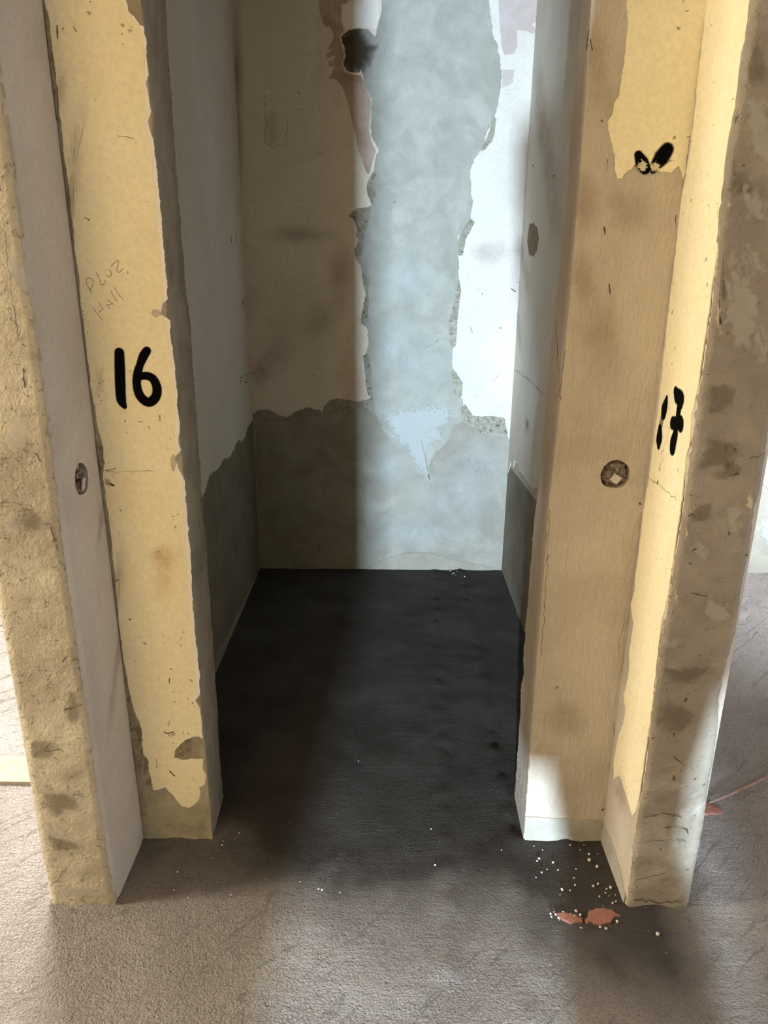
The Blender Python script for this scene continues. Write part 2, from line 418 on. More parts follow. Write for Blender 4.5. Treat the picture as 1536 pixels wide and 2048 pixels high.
g = mathn(N, 'MULTIPLY', noise_tex(N, v, 190, 3, 0.6, 0.3), 1.6)
g = mathn(N, 'ADD', g, mathn(N, 'MULTIPLY', noise_tex(N, v, 40, 4, 0.6, 0.4), 1.1))
sv = coords(N, (0.5, 5, 1), (0, 0, 0.5))
g = mathn(N, 'ADD', g, mathn(N, 'MULTIPLY', noise_tex(N, sv, 14, 4, 0.6, 0.5), 0.8))
pit = ramp(N, noise_tex(N, v, 38, 5, 0.7, 1.2), [(0.64, 0.0), (0.70, 1.0)])
g = mathn(N, 'SUBTRACT', g, mathn(N, 'MULTIPLY', pit, 0.9))
ln0 = coords(N, (1, 1, 1), (0, 0, -0.75)); mp = N.new('ShaderNodeMapping'); mp.inputs['Scale'].default_value = (0.5, 5, 1)
N.l.new(ln0, mp.inputs[0]); ln = mp.outputs[0]
g = mathn(N, 'SUBTRACT', g, mathn(N, 'MULTIPLY', ramp(N, noise_tex(N, ln, 7, 6, 0.7, 0.8), [(0.60, 0.0), (0.64, 1.0)]), 1.2))
st = mathn(N, 'SUBTRACT', 1.0, mathn(N, 'MULTIPLY', damp_shade, 0.6))
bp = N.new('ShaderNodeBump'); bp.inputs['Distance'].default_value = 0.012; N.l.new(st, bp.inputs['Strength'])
N.l.new(g, bp.inputs['Height']); N.l.new(bp.outputs[0], b.inputs['Normal'])
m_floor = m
m_floor2 = plaster('pale_screed', (0.30, 0.26, 0.19), (0.36, 0.32, 0.25), (0.27, 0.23, 0.17), 20, 0.5, 12, grain=190, bump=0.8, bumpd=0.008)

bm = bmesh.new(); x0, x1, y0, y1, s = -3.6, 3.6, -4.2, 3.75, 0.018
nx, ny = int((x1 - x0) / s), int((y1 - y0) / s); G = []
def track(x, y):   # two rough ridges running into the recess
    r = 0.0
    for a, b_, c in ((0.20, 0.045, 0.55), (0.36, 0.02, 0.8)):
        xc = a + b_ * (y - 2.4) + 0.02 * noise.noise(Vector((y * 3, a * 10, 0)))
        r += math.exp(-((x - xc) / 0.022) ** 2) * 0.011 * (0.5 + noise.noise(Vector((x * 30, y * 18, 1))))
    return r
for j in range(ny + 1):
    for i in range(nx + 1):
        x, y = x0 + i * s, y0 + j * s
        z = 0.004 * noise.noise(Vector((x * 3, y * 3, 0))) + 0.0025 * noise.noise(Vector((x * 12, y * 12, 3))) - 0.004
        if y > 1.2 and abs(x) < 0.7: z += track(x, y)
        if 1.3 < y < 1.75 and 0.3 < abs(x) < 0.9:     # mortar crumbs gathered along the feet of the walls
            fronts = ((XL, JL, YNL), (OL, XL, YEL), (JR, XR, YNR), (XR, OR_, YER))
            dd = min(math.hypot(max(a - x, 0, x - b_), y - c) for a, b_, c in fronts)
            z += math.exp(-(dd / 0.022) ** 2) * max(0, 0.004 + 0.014 * noise.noise(Vector((x * 26, y * 26, 4))))
        G.append(bm.verts.new((x, y, z)))
for j in range(ny):
    for i in range(nx):
        a = j * (nx + 1) + i; bm.faces.new((G[a], G[a + 1], G[a + nx + 2], G[a + nx + 1]))
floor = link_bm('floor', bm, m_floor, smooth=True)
setp(floor, 'rough dark grey-brown concrete screed floor under the stalls', 'floor', kind='structure')

# ------------------------------------------------------------------ shell out of view
def box(name, lo, hi, mat, parent=None):
    bm = bmesh.new(); bmesh.ops.create_cube(bm, size=1)
    for v_ in bm.verts:
        for k in range(3): v_.co[k] = lo[k] + (v_.co[k] + 0.5) * (hi[k] - lo[k])
    return link_bm(name, bm, mat, parent)
ceil = box('ceiling', (-3.6, -4.2, TOP - 0.01), (3.6, 3.75, TOP + 0.15), smooth_grey)
setp(ceil, 'grey plaster ceiling above the stalls and the corridor', 'ceiling', kind='structure')
bm = bmesh.new()
for lo, hi in (((-3.6, -1.86, -0.02), (-0.474, -1.76, TOP)), ((-0.03, -1.86, -0.02), (3.6, -1.76, TOP)), ((-0.49, -1.86, 1.44), (-0.02, -1.76, TOP))):  # added opening, its edges and low lintel shaped to trim the beam
    r_ = bmesh.ops.create_cube(bm, size=1)
    for v_ in r_['verts']:
        for k in range(3): v_.co[k] = lo[k] + (v_.co[k] + 0.5) * (hi[k] - lo[k])
wr = link_bm('wall_rear_mask', bm, yellow)
setp(wr, 'unseen cream yellow wall opposite the stalls, opening shaped to cut the beam', 'wall', kind='structure')

# ------------------------------------------------------------------ back wall
PB = Plane(1, YB, -1)
bw = box('wall_back', (-2.6, YB, -0.03), (2.9, YB + 0.12, TOP), rec_cement)
setp(bw, 'grey cement wall closing the stalls, old white paint peeling either side of a bare strip', 'wall', kind='structure')
LEFT_EDGE = [(763, -160), (760, -60), (763, 0), (762, 25), (758, 40), (752, 75), (745, 70), (735, 58), (715, 55), (700, 60), (692, 65), (682, 75), (688, 90), (692, 110), (686, 125),
             (692, 140), (705, 146), (718, 146), (722, 140), (730, 175), (745, 200), (743, 230), (740, 255), (745, 275), (757, 300), (750, 320), (745, 345), (735, 370), (738, 385),
             (743, 410), (735, 418), (712, 420), (710, 436), (718, 450), (712, 470), (720, 480), (708, 500), (713, 520), (722, 535), (733, 570), (737, 590), (725, 620), (722, 645), (735, 660), (738, 690), (727, 715), (733, 750), (740, 770), (741, 800)]
LEFT_BOT = [(728, 806), (712, 803), (700, 800), (675, 797), (660, 801), (650, 812), (645, 828), (640, 820), (615, 815), (600, 819), (585, 826), (577, 834), (560, 832), (540, 821), (520, 819), (512, 826)]
wl = sheet('peeling_paint', PB, LEFT_EDGE + LEFT_BOT + [Vector((XL, YB, U(512, 826, 1, YB).z)), Vector((XL, YB, TOP - 0.01))], 0.003, rec_white_shade, bw, amp=0.004)
setp(wl, 'white paint in a shade-toned colour left of the bare cement strip')
RIGHT_EDGE = [(975, -160), (978, 0), (982, 40), (985, 70), (995, 90), (1002, 130), (1003, 160), (998, 200), (990, 230), (975, 265), (962, 300), (948, 320), (940, 345), (942, 380), (946, 410), (940, 440), (930, 455), (918, 475), (918, 520), (917, 570),
              (912, 600), (905, 620), (900, 650), (903, 680), (905, 705), (903, 730), (910, 745), (918, 765), (916, 785), (925, 800), (926, 812), (935, 818), (945, 830), (965, 834), (985, 832), (1008, 836), (1012, 860), (1017, 877)]
wrp = sheet('peeling_paint', PB, RIGHT_EDGE + [Vector((XR, YB, U(1017, 877, 1, YB).z)), Vector((XR, YB, TOP - 0.01))], 0.003, rec_white, bw, amp=0.004)
setp(wrp, 'white paint right of the bare cement strip')
sheet('exposed_skim', PB, [(637, -20), (637, 0), (640, 25), (645, 45), (652, 55), (658, 52), (665, 60), (668, 75), (662, 88), (655, 98), (664, 100), (652, 110), (655, 116), (670, 110), (668, 120), (657, 124), (660, 135), (672, 130), (662, 150),
                           (655, 158), (672, 160), (683, 170), (690, 190), (698, 215), (704, 240), (712, 270), (716, 300), (725, 320), (732, 345), (738, 350), (743, 330), (752, 302), (742, 280), (738, 262), (741, 230), (742, 202), (733, 180),
                           (722, 150), (705, 150), (690, 145), (683, 128), (688, 110), (684, 92), (678, 75), (688, 60), (682, 40), (685, 15), (695, 8), (700, -20)], 0.0006, pink_coat, bw, lift=0.003)
sheet('exposed_skim', PB, [(683, 36), (683, 10), (700, 4), (712, 10), (725, 10), (732, -15), (757, -15), (757, 40), (750, 60), (735, 55), (715, 52), (700, 57), (692, 60)], 0.0009, white_coat, bw, lift=0.003)
sheet('exposed_skim', PB, [(995, -30), (1000, 60), (1003, 90), (1008, 112), (1028, 108), (1034, 92), (1034, 60), (1050, 62), (1068, 69), (1071, 58), (1064, 50), (1072, 42), (1075, -30)], 0.0006, pale_pink, bw, lift=0.003)
sheet('exposed_skim', PB, [(1005, 140), (1028, 140), (1026, 165), (1015, 172), (1004, 176)], 0.0006, pale_pink, bw, lift=0.003)
for P_ in ([(642, 832), (650, 812), (660, 801), (675, 797), (700, 801), (714, 804), (745, 796), (749, 822), (735, 822), (715, 816), (700, 820), (685, 829), (665, 833)],
           [(512, 836), (516, 820), (540, 820), (560, 831), (577, 834), (600, 819), (640, 819), (640, 830), (610, 829), (590, 840), (560, 841), (530, 838)],
           [(697, 432), (712, 418), (742, 412), (738, 440), (728, 470), (722, 512), (710, 512), (718, 470), (708, 440)],
           [(722, 540), (738, 560), (735, 640), (722, 648), (725, 615), (731, 590)], [(726, 712), (735, 705), (742, 740), (744, 800), (735, 790), (731, 755)],
           [(921, 818), (930, 808), (937, 818), (945, 830), (965, 833), (985, 831), (1010, 838), (1016, 876), (1008, 868), (985, 866), (965, 868), (945, 852), (928, 842)],
           [(903, 738), (912, 745), (926, 765), (924, 790), (916, 795), (908, 785)], [(897, 640), (906, 610), (918, 560), (922, 580), (915, 640), (912, 690), (902, 700)],
           [(917, 512), (917, 476), (929, 453), (940, 440), (941, 436), (950, 445), (940, 462), (930, 480), (925, 512)], [(962, 302), (976, 266), (988, 234), (993, 238), (990, 262), (983, 285), (970, 300)],
           [(735, 366), (745, 345), (752, 350), (742, 372), (752, 388), (742, 410), (734, 385)]):
    sheet('broken_plaster_edge', PB, P_, 0.004, mortar, bw, lift=0.0, amp=0.0025, step=0.006)
low_cement_shade = plaster('lower_cement_shade', (0.25, 0.235, 0.195), (0.36, 0.345, 0.30), (0.22, 0.20, 0.16), 7, 0.5, 5, grain=90, bump=0.25, bumpd=0.002, lumps=0.4)  # same cement as above, dim light low in the stall put into its colour
sheet('dark_cement_dado', PB, [Vector((XL, YB, 0)), (512, 836), (560, 838), (600, 832), (650, 828), (700, 818), (735, 821), (748, 824), (765, 858), (790, 890), (815, 905), (830, 940), (848, 950), (870, 905), (895, 885), (905, 850), (925, 842), (950, 858), (980, 870), (1017, 874), Vector((XR, YB, 0))], 0.0005, low_cement_shade, bw, amp=0.003)  # sheet darkening the bare cement for the shade low on the wall
sheet('mortar_hump', PB, [(735, 1134), (760, 1121), (785, 1112), (810, 1106), (835, 1104), (860, 1106), (885, 1112), (905, 1119), (935, 1124), (965, 1130), (985, 1137), (985, 1150), (735, 1150)], 0.004, mortar_smooth, bw)
blot('whitewash_patch', PB, [(745, 822), (755, 842), (768, 862), (785, 885), (805, 897), (812, 915), (825, 940), (845, 962), (866, 982), (856, 950), (848, 925), (862, 897), (880, 883), (900, 886), (888, 860), (895, 842), (922, 832), (915, 800), (880, 790), (830, 800), (780, 805)], whitewash, bw, lift=0.001, amp=0.004)
for cx, cy, rx, ry in ((800, 560, 50, 40), (845, 740, 45, 50), (780, 930, 30, 40), (920, 1000, 60, 60), (790, 680, 40, 50), (830, 1060, 70, 30), (970, 920, 40, 40)):
    blot('pale_smear', PB, ell(cx, cy, rx * 1.6, ry * 1.5), haze_smear, bw, lift=0.0008, amp=0.01)
blot('painted_notch_shade', PB, ell(708, 102, 52, 66), notch_shade, bw, lift=0.0009, amp=0.004, lobes=0.3)  # shade of the deep notch, painted as a dark blot
for cx, cy, rx, ry in ((600, 470, 90, 22), (680, 560, 30, 90), (555, 700, 45, 60), (520, 745, 24, 34), (475, 200, 14, 250), (980, 505, 50, 30), (1040, 500, 16, 40), (545, 250, 16, 45), (640, 640, 40, 50), (690, 120, 30, 60)):
    blot('brown_stain', PB, ell(cx, cy, rx, ry), stain_brown, bw, lift=0.0038, amp=0.006)
marks('scuff_mark', PB, [([(530, 190), (530, 215), (533, 245), (530, 290)], 0.010), ([(575, 240), (573, 290), (545, 295), (531, 285)], 0.008), ([(600, 660), (570, 672), (545, 685)], 0.003), ([(520, 757), (600, 759), (710, 762)], 0.002),
                         ([(678, 435), (690, 434)], 0.003), ([(697, 490), (693, 510)], 0.004), ([(705, 303), (709, 303)], 0.008)], stain_brown, bw, 0.0040)
marks('scuff_mark', PB, [([(596, 185), (598, 188)], 0.004), ([(560, 407), (563, 408)], 0.003), ([(612, 686), (614, 688)], 0.004), ([(553, 565), (555, 566)], 0.003), ([(789, 404), (790, 405)], 0.005), ([(1000, 655), (1003, 657)], 0.004), ([(1022, 577), (1030, 583)], 0.006),
                         ([(940, 655), (945, 665)], 0.003), ([(965, 587), (964, 589)], 0.004), ([(636, 1090), (640, 1104)], 0.004), ([(982, 770), (1000, 740)], 0.0015), ([(855, 588), (857, 590)], 0.003), ([(850, 695), (880, 680)], 0.0015)], dark_mark, bw, 0.0042)

sheet('peeling_paint', PB, [Vector((0.78, YB, 0.95)), (1512, 985), (1518, 975), (1524, 968), (1530, 972), (1536, 978), Vector((2.1, YB, 0.47)), Vector((2.5, YB, 0.6)), Vector((2.88, YB, 0.55)), Vector((2.88, YB, TOP - .02)), Vector((0.78, YB, TOP - .02))], 0.003, rec_white, bw)
blot('whitewash_patch', PB, ell(1545, 1060, 30, 45), whitewash, bw, lift=0.001, amp=0.004, lobes=0.5)
y_a, y_b = U(30, 1560, 2, 0.012).y, U(30, 1510, 2, 0.012).y
tr = box('trim_1', (-2.6, y_a, -0.02), (OL - 0.012, y_b, 0.006), m_floor2)
setp(tr, 'low pale mortar strip across the floor left of the left partition', 'floor strip', kind='structure')

# ------------------------------------------------------------------ left partition
PEL = Plane(1, YEL, -1); PSL = Plane(0, XL, 1)
eL_out = trace_x(PEL, [(0, 1215), (15, 1290), (35, 1400), (42, 1440), (52, 1500), (62, 1560), (75, 1640), (85, 1700), (95, 1745), (102, 1775), (105, 1808)])
eL_in = trace_x(PEL, [(0, 165), (12, 240), (25, 330), (33, 400), (42, 470), (52, 560), (65, 620), (75, 700), (88, 800), (100, 880), (110, 960), (120, 1050), (133, 1150), (148, 1250), (158, 1330), (170, 1400), (182, 1490), (193, 1580), (203, 1650), (215, 1720), (225, 1775), (231, 1806)])
wall_l = prism('wall_left', [(eL_out, YEL, 1), (eL_in, YEL, -1), (XL, YEL + 0.016, 0), (XL, YB + 0.01, 0), (OL - 0.01, YB + 0.01, 0), (OL - 0.01, YEL + 0.014, 0)], smooth_grey)
setp(wall_l, 'partition wall left of the stall, smooth grey side, rough yellowish end', 'wall', kind='structure')
# rough cement skin on the end face
def end_skin(parent, pl, fa, fb, mat, zt=TOP - 0.02):
    bm = bmesh.new(); rows = []; nz = 330; nc = 10
    for i in range(nz + 1):
        z = -0.02 + (zt + 0.02) * i / nz; row = []
        a, b_ = fa(z), fb(z)
        for k in range(nc + 1):
            t = k / nc; x = a + (b_ - a) * t
            d = 0.0025 * noise.noise(Vector((x * 22, z * 22, 5))) + 0.0015 * noise.noise(Vector((x * 70, z * 70, 9)))
            ed = min(t, 1 - t)
            if ed < 0.05:
                x += (0.0022 * noise.noise(Vector((t * 9, z * 60, 2))) + 0.0015 * noise.noise(Vector((t * 9, z * 200, 2)))); d = -0.001
            row.append(bm.verts.new((x, pl.val - 0.0035 - d, z)))
        rows.append(row)
    for i in range(nz):
        for k in range(nc): bm.faces.new((rows[i][k], rows[i][k + 1], rows[i + 1][k + 1], rows[i + 1][k]))
    # rim back to the wall
    for k in (0, nc):
        prev = None
        for i in range(nz + 1):
            q = rows[i][k]; w_ = bm.verts.new((q.co.x, pl.val + 0.012, q.co.z))
            if prev: bm.faces.new((prev[0], q, w_, prev[1]) if k else (q, prev[0], prev[1], w_))
            prev = (q, w_)
    bmesh.ops.recalc_face_normals(bm, faces=bm.faces[:])
    if sum(f.normal.y for f in bm.faces if abs(f.normal.y) > .8) > 0: bmesh.ops.reverse_faces(bm, faces=bm.faces[:])
    return link_bm('end_render', bm, mat, parent, smooth=True)
es = end_skin(wall_l, PEL, eL_out, eL_in, cem_left_end); setp(es, 'rough yellowish cement end of the partition')
def bl(pl, parent, mat, items, lift=0.006, name='cement_smear'):
    for cx, cy, rx, ry in items: blot(name, pl, ell(cx, cy, rx * 1.25, ry * 1.25, rot=0.12 if cx < 768 else -0.12), mat, parent, lift=lift, amp=0.007, lobes=0.4, peak=0.6 if mat in (pale_patch, dark_patch, tan_wipe) else 1.0,
             lim=(eL_out, eL_in) if pl is PEL else (eR_in, eR_out) if pl is globals().get('PER') else None)
bl(PEL, wall_l, dark_patch, [(80, 1490, 60, 28), (110, 1600, 55, 25), (125, 1690, 55, 20), (150, 1420, 20, 60), (60, 1040, 26, 40)])
bl(PEL, wall_l, pale_patch, [(40, 860, 30, 60), (30, 1050, 30, 30), (120, 1660, 30, 22), (100, 1580, 50, 14), (140, 1780, 60, 14)])
marks('crack', PEL, [([(15, 470), (20, 540), (32, 620), (40, 680)], 0.0016), ([(50, 740), (55, 775)], 0.005), ([(66, 1010), (30, 1003), (0, 1003)], 0.0014), ([(100, 1485), (92, 1500), (120, 1495), (128, 1500)], 0.003), ([(60, 1475), (50, 1468)], 0.002),
                     ([(115, 1760), (150, 1712)], 0.0016), ([(130, 1415), (152, 1412)], 0.005), ([(105, 1050), (112, 1075), (118, 1100)], 0.003), ([(128, 1320), (135, 1310)], 0.004), ([(75, 905), (84, 920)], 0.004)], dark_mark, wall_l, 0.0075)
# browner streaks where the side meets the pier
bl(PSL, wall_l, stain_brown, [(200, 1050, 6, 60), (230, 1350, 6, 100)], 0.0015, 'brown_stain')
blot('brown_stain', PSL, [(4, 500), (40, 520), (62, 560), (55, 600), (30, 580)], pale_patch, wall_l, 0.0012)
LW = [(404, 992), (411, 975), (418, 952), (430, 940), (436, 936), (441, 928), (449, 912), (456, 918), (465, 903), (470, 890), (476, 880), (484, 884), (490, 868), (494, 854), (501, 846), (511, 832)]
z_l = PSL.p((404, 992)).z
lp = sheet('peeling_paint', PSL, [Vector((XL, NBL - 0.01, z_l - 0.03))] + LW + [Vector((XL, YB, PSL.p((511, 832)).z)), Vector((XL, YB, TOP - 0.01)), Vector((XL, NBL - 0.01, TOP - 0.01))], 0.003, rec_white_side, wall_l, amp=0.006)
setp(lp, 'greyish white paint on the side wall of the stall')
ls = sheet('dark_cement_dado', PSL, [Vector((XL, NBL - 0.02, 0.02)), Vector((XL, NBL - 0.02, z_l)), Vector((XL, YB, PSL.p((511, 832)).z + 0.02)), Vector((XL, YB, 0.0)), Vector((XL, NBL, 0.0))], 0.0012, side_cement, wall_l, amp=0)
sheet('mortar_fillet', PSL, [(432, 1305), (445, 1285), (458, 1262), (470, 1235), (482, 1212), (492, 1192), (500, 1170), (516, 1146), (524, 1136), (500, 1190), (470, 1260), (440, 1330), (430, 1345)], 0.004, mortar_smooth, wall_l)
marks('scuff_mark', PSL, [([(478, 757), (500, 745), (507, 740)], 0.003), ([(460, 470), (463, 490)], 0.008), ([(470, 465), (471, 485)], 0.006), ([(482, 460), (483, 490)], 0.006), ([(484, 598), (487, 610)], 0.006), ([(478, 770), (482, 755)], 0.006), ([(490, 765), (493, 750)], 0.005), ([(454, 425), (455, 433)], 0.004), ([(487, 512), (488, 514)], 0.004), ([(477, 550), (478, 553)], 0.004)], scuff_brown, wall_l, 0.0036)

# ------------------------------------------------------------------ left pier (number 16)
PNL = Plane(1, YNL, -1)
jl_f = trace_x(PNL, [(284, 0), (290, 60), (298, 150), (306, 240), (312, 350), (322, 480), (328, 550), (335, 620), (342, 690), (350, 770), (355, 830), (363, 900), (368, 960), (372, 1010), (377, 1080), (385, 1180), (392, 1280), (400, 1380), (405, 1440), (412, 1500), (418, 1580), (422, 1620), (425, 1684)])
PNLb = Plane(1, NBL, -1)
jl_b = trace_x(PNLb, [(330, 0), (340, 150), (352, 330), (365, 500), (372, 570), (380, 650), (386, 740), (391, 800), (398, 900), (404, 1000), (410, 1060), (415, 1130), (422, 1230), (428, 1310), (434, 1400), (438, 1500), (442, 1540), (446, 1590)])
pier_l = prism('jamb_pier', [(XL - 0.02, YNL, 0), (jl_f, YNL, -1), (lambda z: jl_f(z) * 0.93 + jl_b(z) * 0.07, YNL + 0.012, 0), (jl_b, NBL, -1), (XL - 0.02, NBL, 0)], ret_cement, wall_l)
setp(pier_l, 'pier of the partition painted cream yellow and marked 16')
skirt = sheet('cement_front', PNL, [Vector((XL + 0.002, YNL, -0.01)), Vector((XL + 0.002, YNL, TOP - .02))] + [Vector((jl_f(z) - 0.002, YNL, z)) for z in [TOP - .02 - i * 0.1 for i in range(30)]] + [Vector((jl_f(0), YNL, -0.01))], 0.0015, cem_pier, pier_l, amp=0.0008)
R16 = [(246, -60), (246, 0), (252, 22), (262, 32), (272, 44), (283, 52), (288, 75), (291, 130), (293, 150), (288, 165), (294, 195), (297, 225), (292, 240), (296, 262), (302, 285), (305, 300), (308, 340), (313, 380), (316, 420), (320, 470), (323, 512), (328, 560), (330, 600), (322, 608),
       (318, 625), (325, 635), (334, 640), (340, 690), (347, 750), (350, 790), (354, 850), (352, 885), (358, 900), (346, 915), (352, 935), (363, 960), (367, 1000), (371, 1060), (377, 1120), (381, 1200), (387, 1280), (392, 1330), (397, 1385), (389, 1400), (400, 1415), (404, 1440), (404, 1476)]
B16 = [(400, 1472), (385, 1473), (370, 1480), (360, 1490), (350, 1500), (348, 1515), (365, 1520), (385, 1518), (407, 1518), (405, 1535), (412, 1550), (410, 1568), (398, 1575), (402, 1590), (398, 1597), (390, 1608), (378, 1615), (365, 1612), (355, 1600), (345, 1588), (330, 1572), (308, 1580), (305, 1565), (298, 1540), (300, 1522)]
L16 = [(288, 1505), (285, 1460), (278, 1440), (268, 1420), (258, 1370), (248, 1310), (240, 1250), (232, 1160), (225, 1090), (219, 1030), (215, 1000), (208, 960), (206, 930), (205, 880), (198, 860), (190, 810), (183, 770), (178, 720), (170, 660), (163, 600), (158, 540), (152, 500), (146, 440), (138, 370), (130, 310), (124, 250), (116, 180), (110, 130), (103, 80), (94, 20), (90, -60)]
sheet('white_coat', PNL, [(q[0] + (5 if q[1] < 1400 else 1), q[1]) for q in R16] + B16 + L16, 0.0012, white_coat, pier_l, lift=0.0015, amp=0.0022)
yp = sheet('yellow_paint', PNL, [(q[0] - 2, q[1]) for q in R16] + [(q[0], q[1] - 1) for q in B16] + L16, 0.0009, yellow, pier_l, lift=0.0027, amp=0.0022)
setp(yp, 'cream yellow paint coat')
num = raw('painted_number', [stroke_chunk(PNL, [(240, 705, .0125), (241, 740, .0135), (242, 775, .0135), (244, 800, .0125), (250, 812, .007)], 0.013, .66, 0.0041),
                             stroke_chunk(PNL, [(295, 701, .0105), (288, 712, .0115), (281, 730, .0095), (276, 748, .011), (275, 770, .011), (282, 792, .012), (298, 804, .012), (312, 794, .012), (315, 775, .012), (306, 756, .011), (290, 751, .010), (277, 755, .008)], 0.011, .66, 0.0042)], spray, pier_l)
setp(num, 'black sprayed number 16')
k_ = 150 / 1536
def pz(lst): return [(140 + x * k_, 500 + y * k_) for x, y in lst]
wt = marks('pencil_writing', PNL, [(pz(l), 0.0012) for l in ([(350, 600), (400, 572), (460, 590), (495, 650), (480, 720), (440, 790), (410, 830)], [(350, 600), (350, 660), (380, 740), (470, 890)],
     [(550, 465), (575, 500), (620, 600), (655, 700), (690, 715), (720, 680), (738, 620)], [(820, 400), (855, 450), (855, 520), (815, 545), (765, 515)],
     [(860, 325), (930, 260), (1000, 215), (1000, 290), (975, 390), (985, 450), (1030, 450), (1100, 380)],
     [(490, 1190), (570, 1300), (675, 1430)], [(610, 1280), (660, 1230), (705, 1195)], [(600, 1070), (640, 1130), (665, 1180)],
     [(765, 1025), (820, 1040), (870, 1090), (830, 1120), (765, 1130)], [(780, 1120), (830, 1195)], [(870, 1090), (920, 1115)],
     [(850, 830), (900, 940), (990, 1060)], [(920, 765), (1000, 890), (1110, 1030)])], pencil, pier_l, 0.0041)
setp(wt, 'faint pencil scrawl reading PLUZ HAll')
blot('orange_stain', PNL, ell(325, 1150, 30, 60), stain_orange, pier_l, 0.0038)
blot('orange_stain', PNL, ell(330, 1110, 40, 30), stain_orange, pier_l, 0.0039)
bl(PNL, pier_l, stain_brown, [(120, 180, 12, 40), (140, 450, 10, 50), (200, 760, 10, 30), (240, 1150, 12, 60), (150, 330, 14, 140)], 0.0039, 'brown_stain')
blot('filler_patch', PNL, ell(313, 626, 13, 11), tan_wipe, pier_l, 0.0040, lobes=0.5); blot('filler_patch', PNL, ell(330, 622, 8, 14), grey_fill, pier_l, 0.0041)
blot('filler_patch', PNL, ell(348, 925, 7, 22), tan_wipe, pier_l, 0.0040)
sheet('filler_patch', PNL, [(384, 1474), (372, 1480), (360, 1490), (350, 1502), (348, 1513), (365, 1518), (382, 1517), (384, 1495)], 0.0012, mortar_brown, pier_l, lift=0.0015, amp=0.002)
sheet('broken_plaster_edge', PNL, [(243, 1335), (250, 1342), (262, 1400), (272, 1450), (283, 1500), (286, 1555), (278, 1545), (269, 1500), (258, 1440), (247, 1380)], 0.003, mortar_brown, pier_l, lift=0.0015, amp=0.003)
sheet('broken_plaster_edge', PNL, [(197, 880), (206, 895), (209, 925), (206, 955), (203, 950), (200, 915)], 0.002, mortar_brown, pier_l, lift=0.0025, amp=0.003)
sheet('broken_plaster_edge', PNL, [(92, 20), (97, 22), (108, 110), (114, 180), (121, 240), (117, 240), (108, 180), (100, 110)], 0.002, mortar_brown, pier_l, lift=0.0025, amp=0.002)
bl(PNL, pier_l, dark_patch, [(292, 1530, 9, 25), (300, 1560, 10, 10), (275, 1480, 9, 50), (205, 920, 7, 40), (216, 965, 10, 12)], 0.0040, 'cement_smear')
marks('scuff_mark', PNL, [([(203, 941), (250, 942), (310, 941)], 0.0011), ([(222, 966), (228, 970)], 0.006), ([(233, 1160), (240, 1158)], 0.004), ([(260, 1236), (262, 1238)], 0.004), ([(330, 1462), (335, 1465), (348, 1462)], 0.004), ([(338, 1450), (340, 1440)], 0.003), ([(312, 1515), (315, 1535)], 0.003),
                          ([(340, 1540), (350, 1550)], 0.004), ([(362, 1273), (363, 1275)], 0.004), ([(116, 52), (117, 78)], 0.004), ([(170, 435), (180, 440)], 0.003), ([(150, 298), (151, 318)], 0.0012), ([(192, 201), (193, 203)], 0.002), ([(237, 272), (270, 277)], 0.001),
                          ([(215, 940), (232, 936)], 0.002), ([(251, 840), (252, 842)], 0.003), ([(271, 1320), (273, 1321)], 0.003), ([(340, 1355), (339, 1365)], 0.003)] +
      [([(x, y), (x + 1, y + 1)], 0.0022) for x, y in ((192, 762), (198, 765), (203, 765), (208, 760), (197, 788), (199, 792), (214, 788), (207, 782), (210, 783), (203, 800), (203, 808), (176, 664), (178, 643), (167, 622), (168, 630), (168, 638), (230, 1170), (236, 1190), (244, 1220), (240, 1280), (268, 1370))], dark_mark, pier_l, 0.0042)
PRL = Plane(0, JL + 0.004, 1)

# ------------------------------------------------------------------ right partition
PER = Plane(1, YER, -1); PSR = Plane(0, XR, -1)
eR_in = trace_x(PER, [(1505, 0), (1498, 60), (1486, 120), (1480, 180), (1470, 240), (1460, 290), (1455, 330), (1450, 380), (1444, 420), (1438, 500), (1428, 590), (1418, 660), (1409, 730), (1398, 790), (1390, 850), (1380, 920), (1370, 1000), (1360, 1070), (1350, 1120), (1342, 1180), (1332, 1240), (1322, 1290), (1315, 1350), (1308, 1400), (1302, 1450), (1296, 1510), (1288, 1570), (1278, 1620), (1268, 1690), (1261, 1750), (1254, 1807)])
eR_out = trace_x(PER, [(1529, 900), (1520, 970), (1506, 1020), (1502, 1060), (1495, 1110), (1486, 1150), (1478, 1200), (1470, 1260), (1456, 1310), (1445, 1350), (1436, 1400), (1434, 1450), (1425, 1520), (1415, 1570), (1410, 1610), (1405, 1650), (1395, 1700), (1385, 1750), (1378, 1790), (1371, 1813)])
wall_r = prism('wall_right', [(eR_out, YER, -1), (eR_in, YER, 1), (XR, YER + 0.016, 0), (XR, YB + 0.01, 0), (OR_ + 0.012, YB + 0.01, 0), (OR_ + 0.012, YER + 0.014, 0)], tan_plaster)
setp(wall_r, 'partition wall right of the stall, yellow side, rough brown end', 'wall', kind='structure')
es = end_skin(wall_r, PER, eR_in, eR_out, cem_right_end); setp(es, 'rough grey-brown cement end of the partition')
bl(PER, wall_r, pale_patch, [(1480, 620, 40, 90), (1500, 520, 30, 40), (1515, 250, 40, 60), (1500, 420, 30, 50), (1440, 1220, 30, 26), (1470, 1060, 26, 50), (1400, 1100, 30, 30), (1520, 700, 20, 60)])
bl(PER, wall_r, dark_patch, [(1420, 800, 50, 50), (1440, 900, 60, 36), (1400, 1030, 40, 24), (1370, 1350, 50, 22), (1450, 330, 14, 60), (1480, 360, 30, 30), (1340, 1420, 40, 50), (1500, 130, 30, 60), (1440, 560, 12, 80), (1470, 940, 60, 20)])
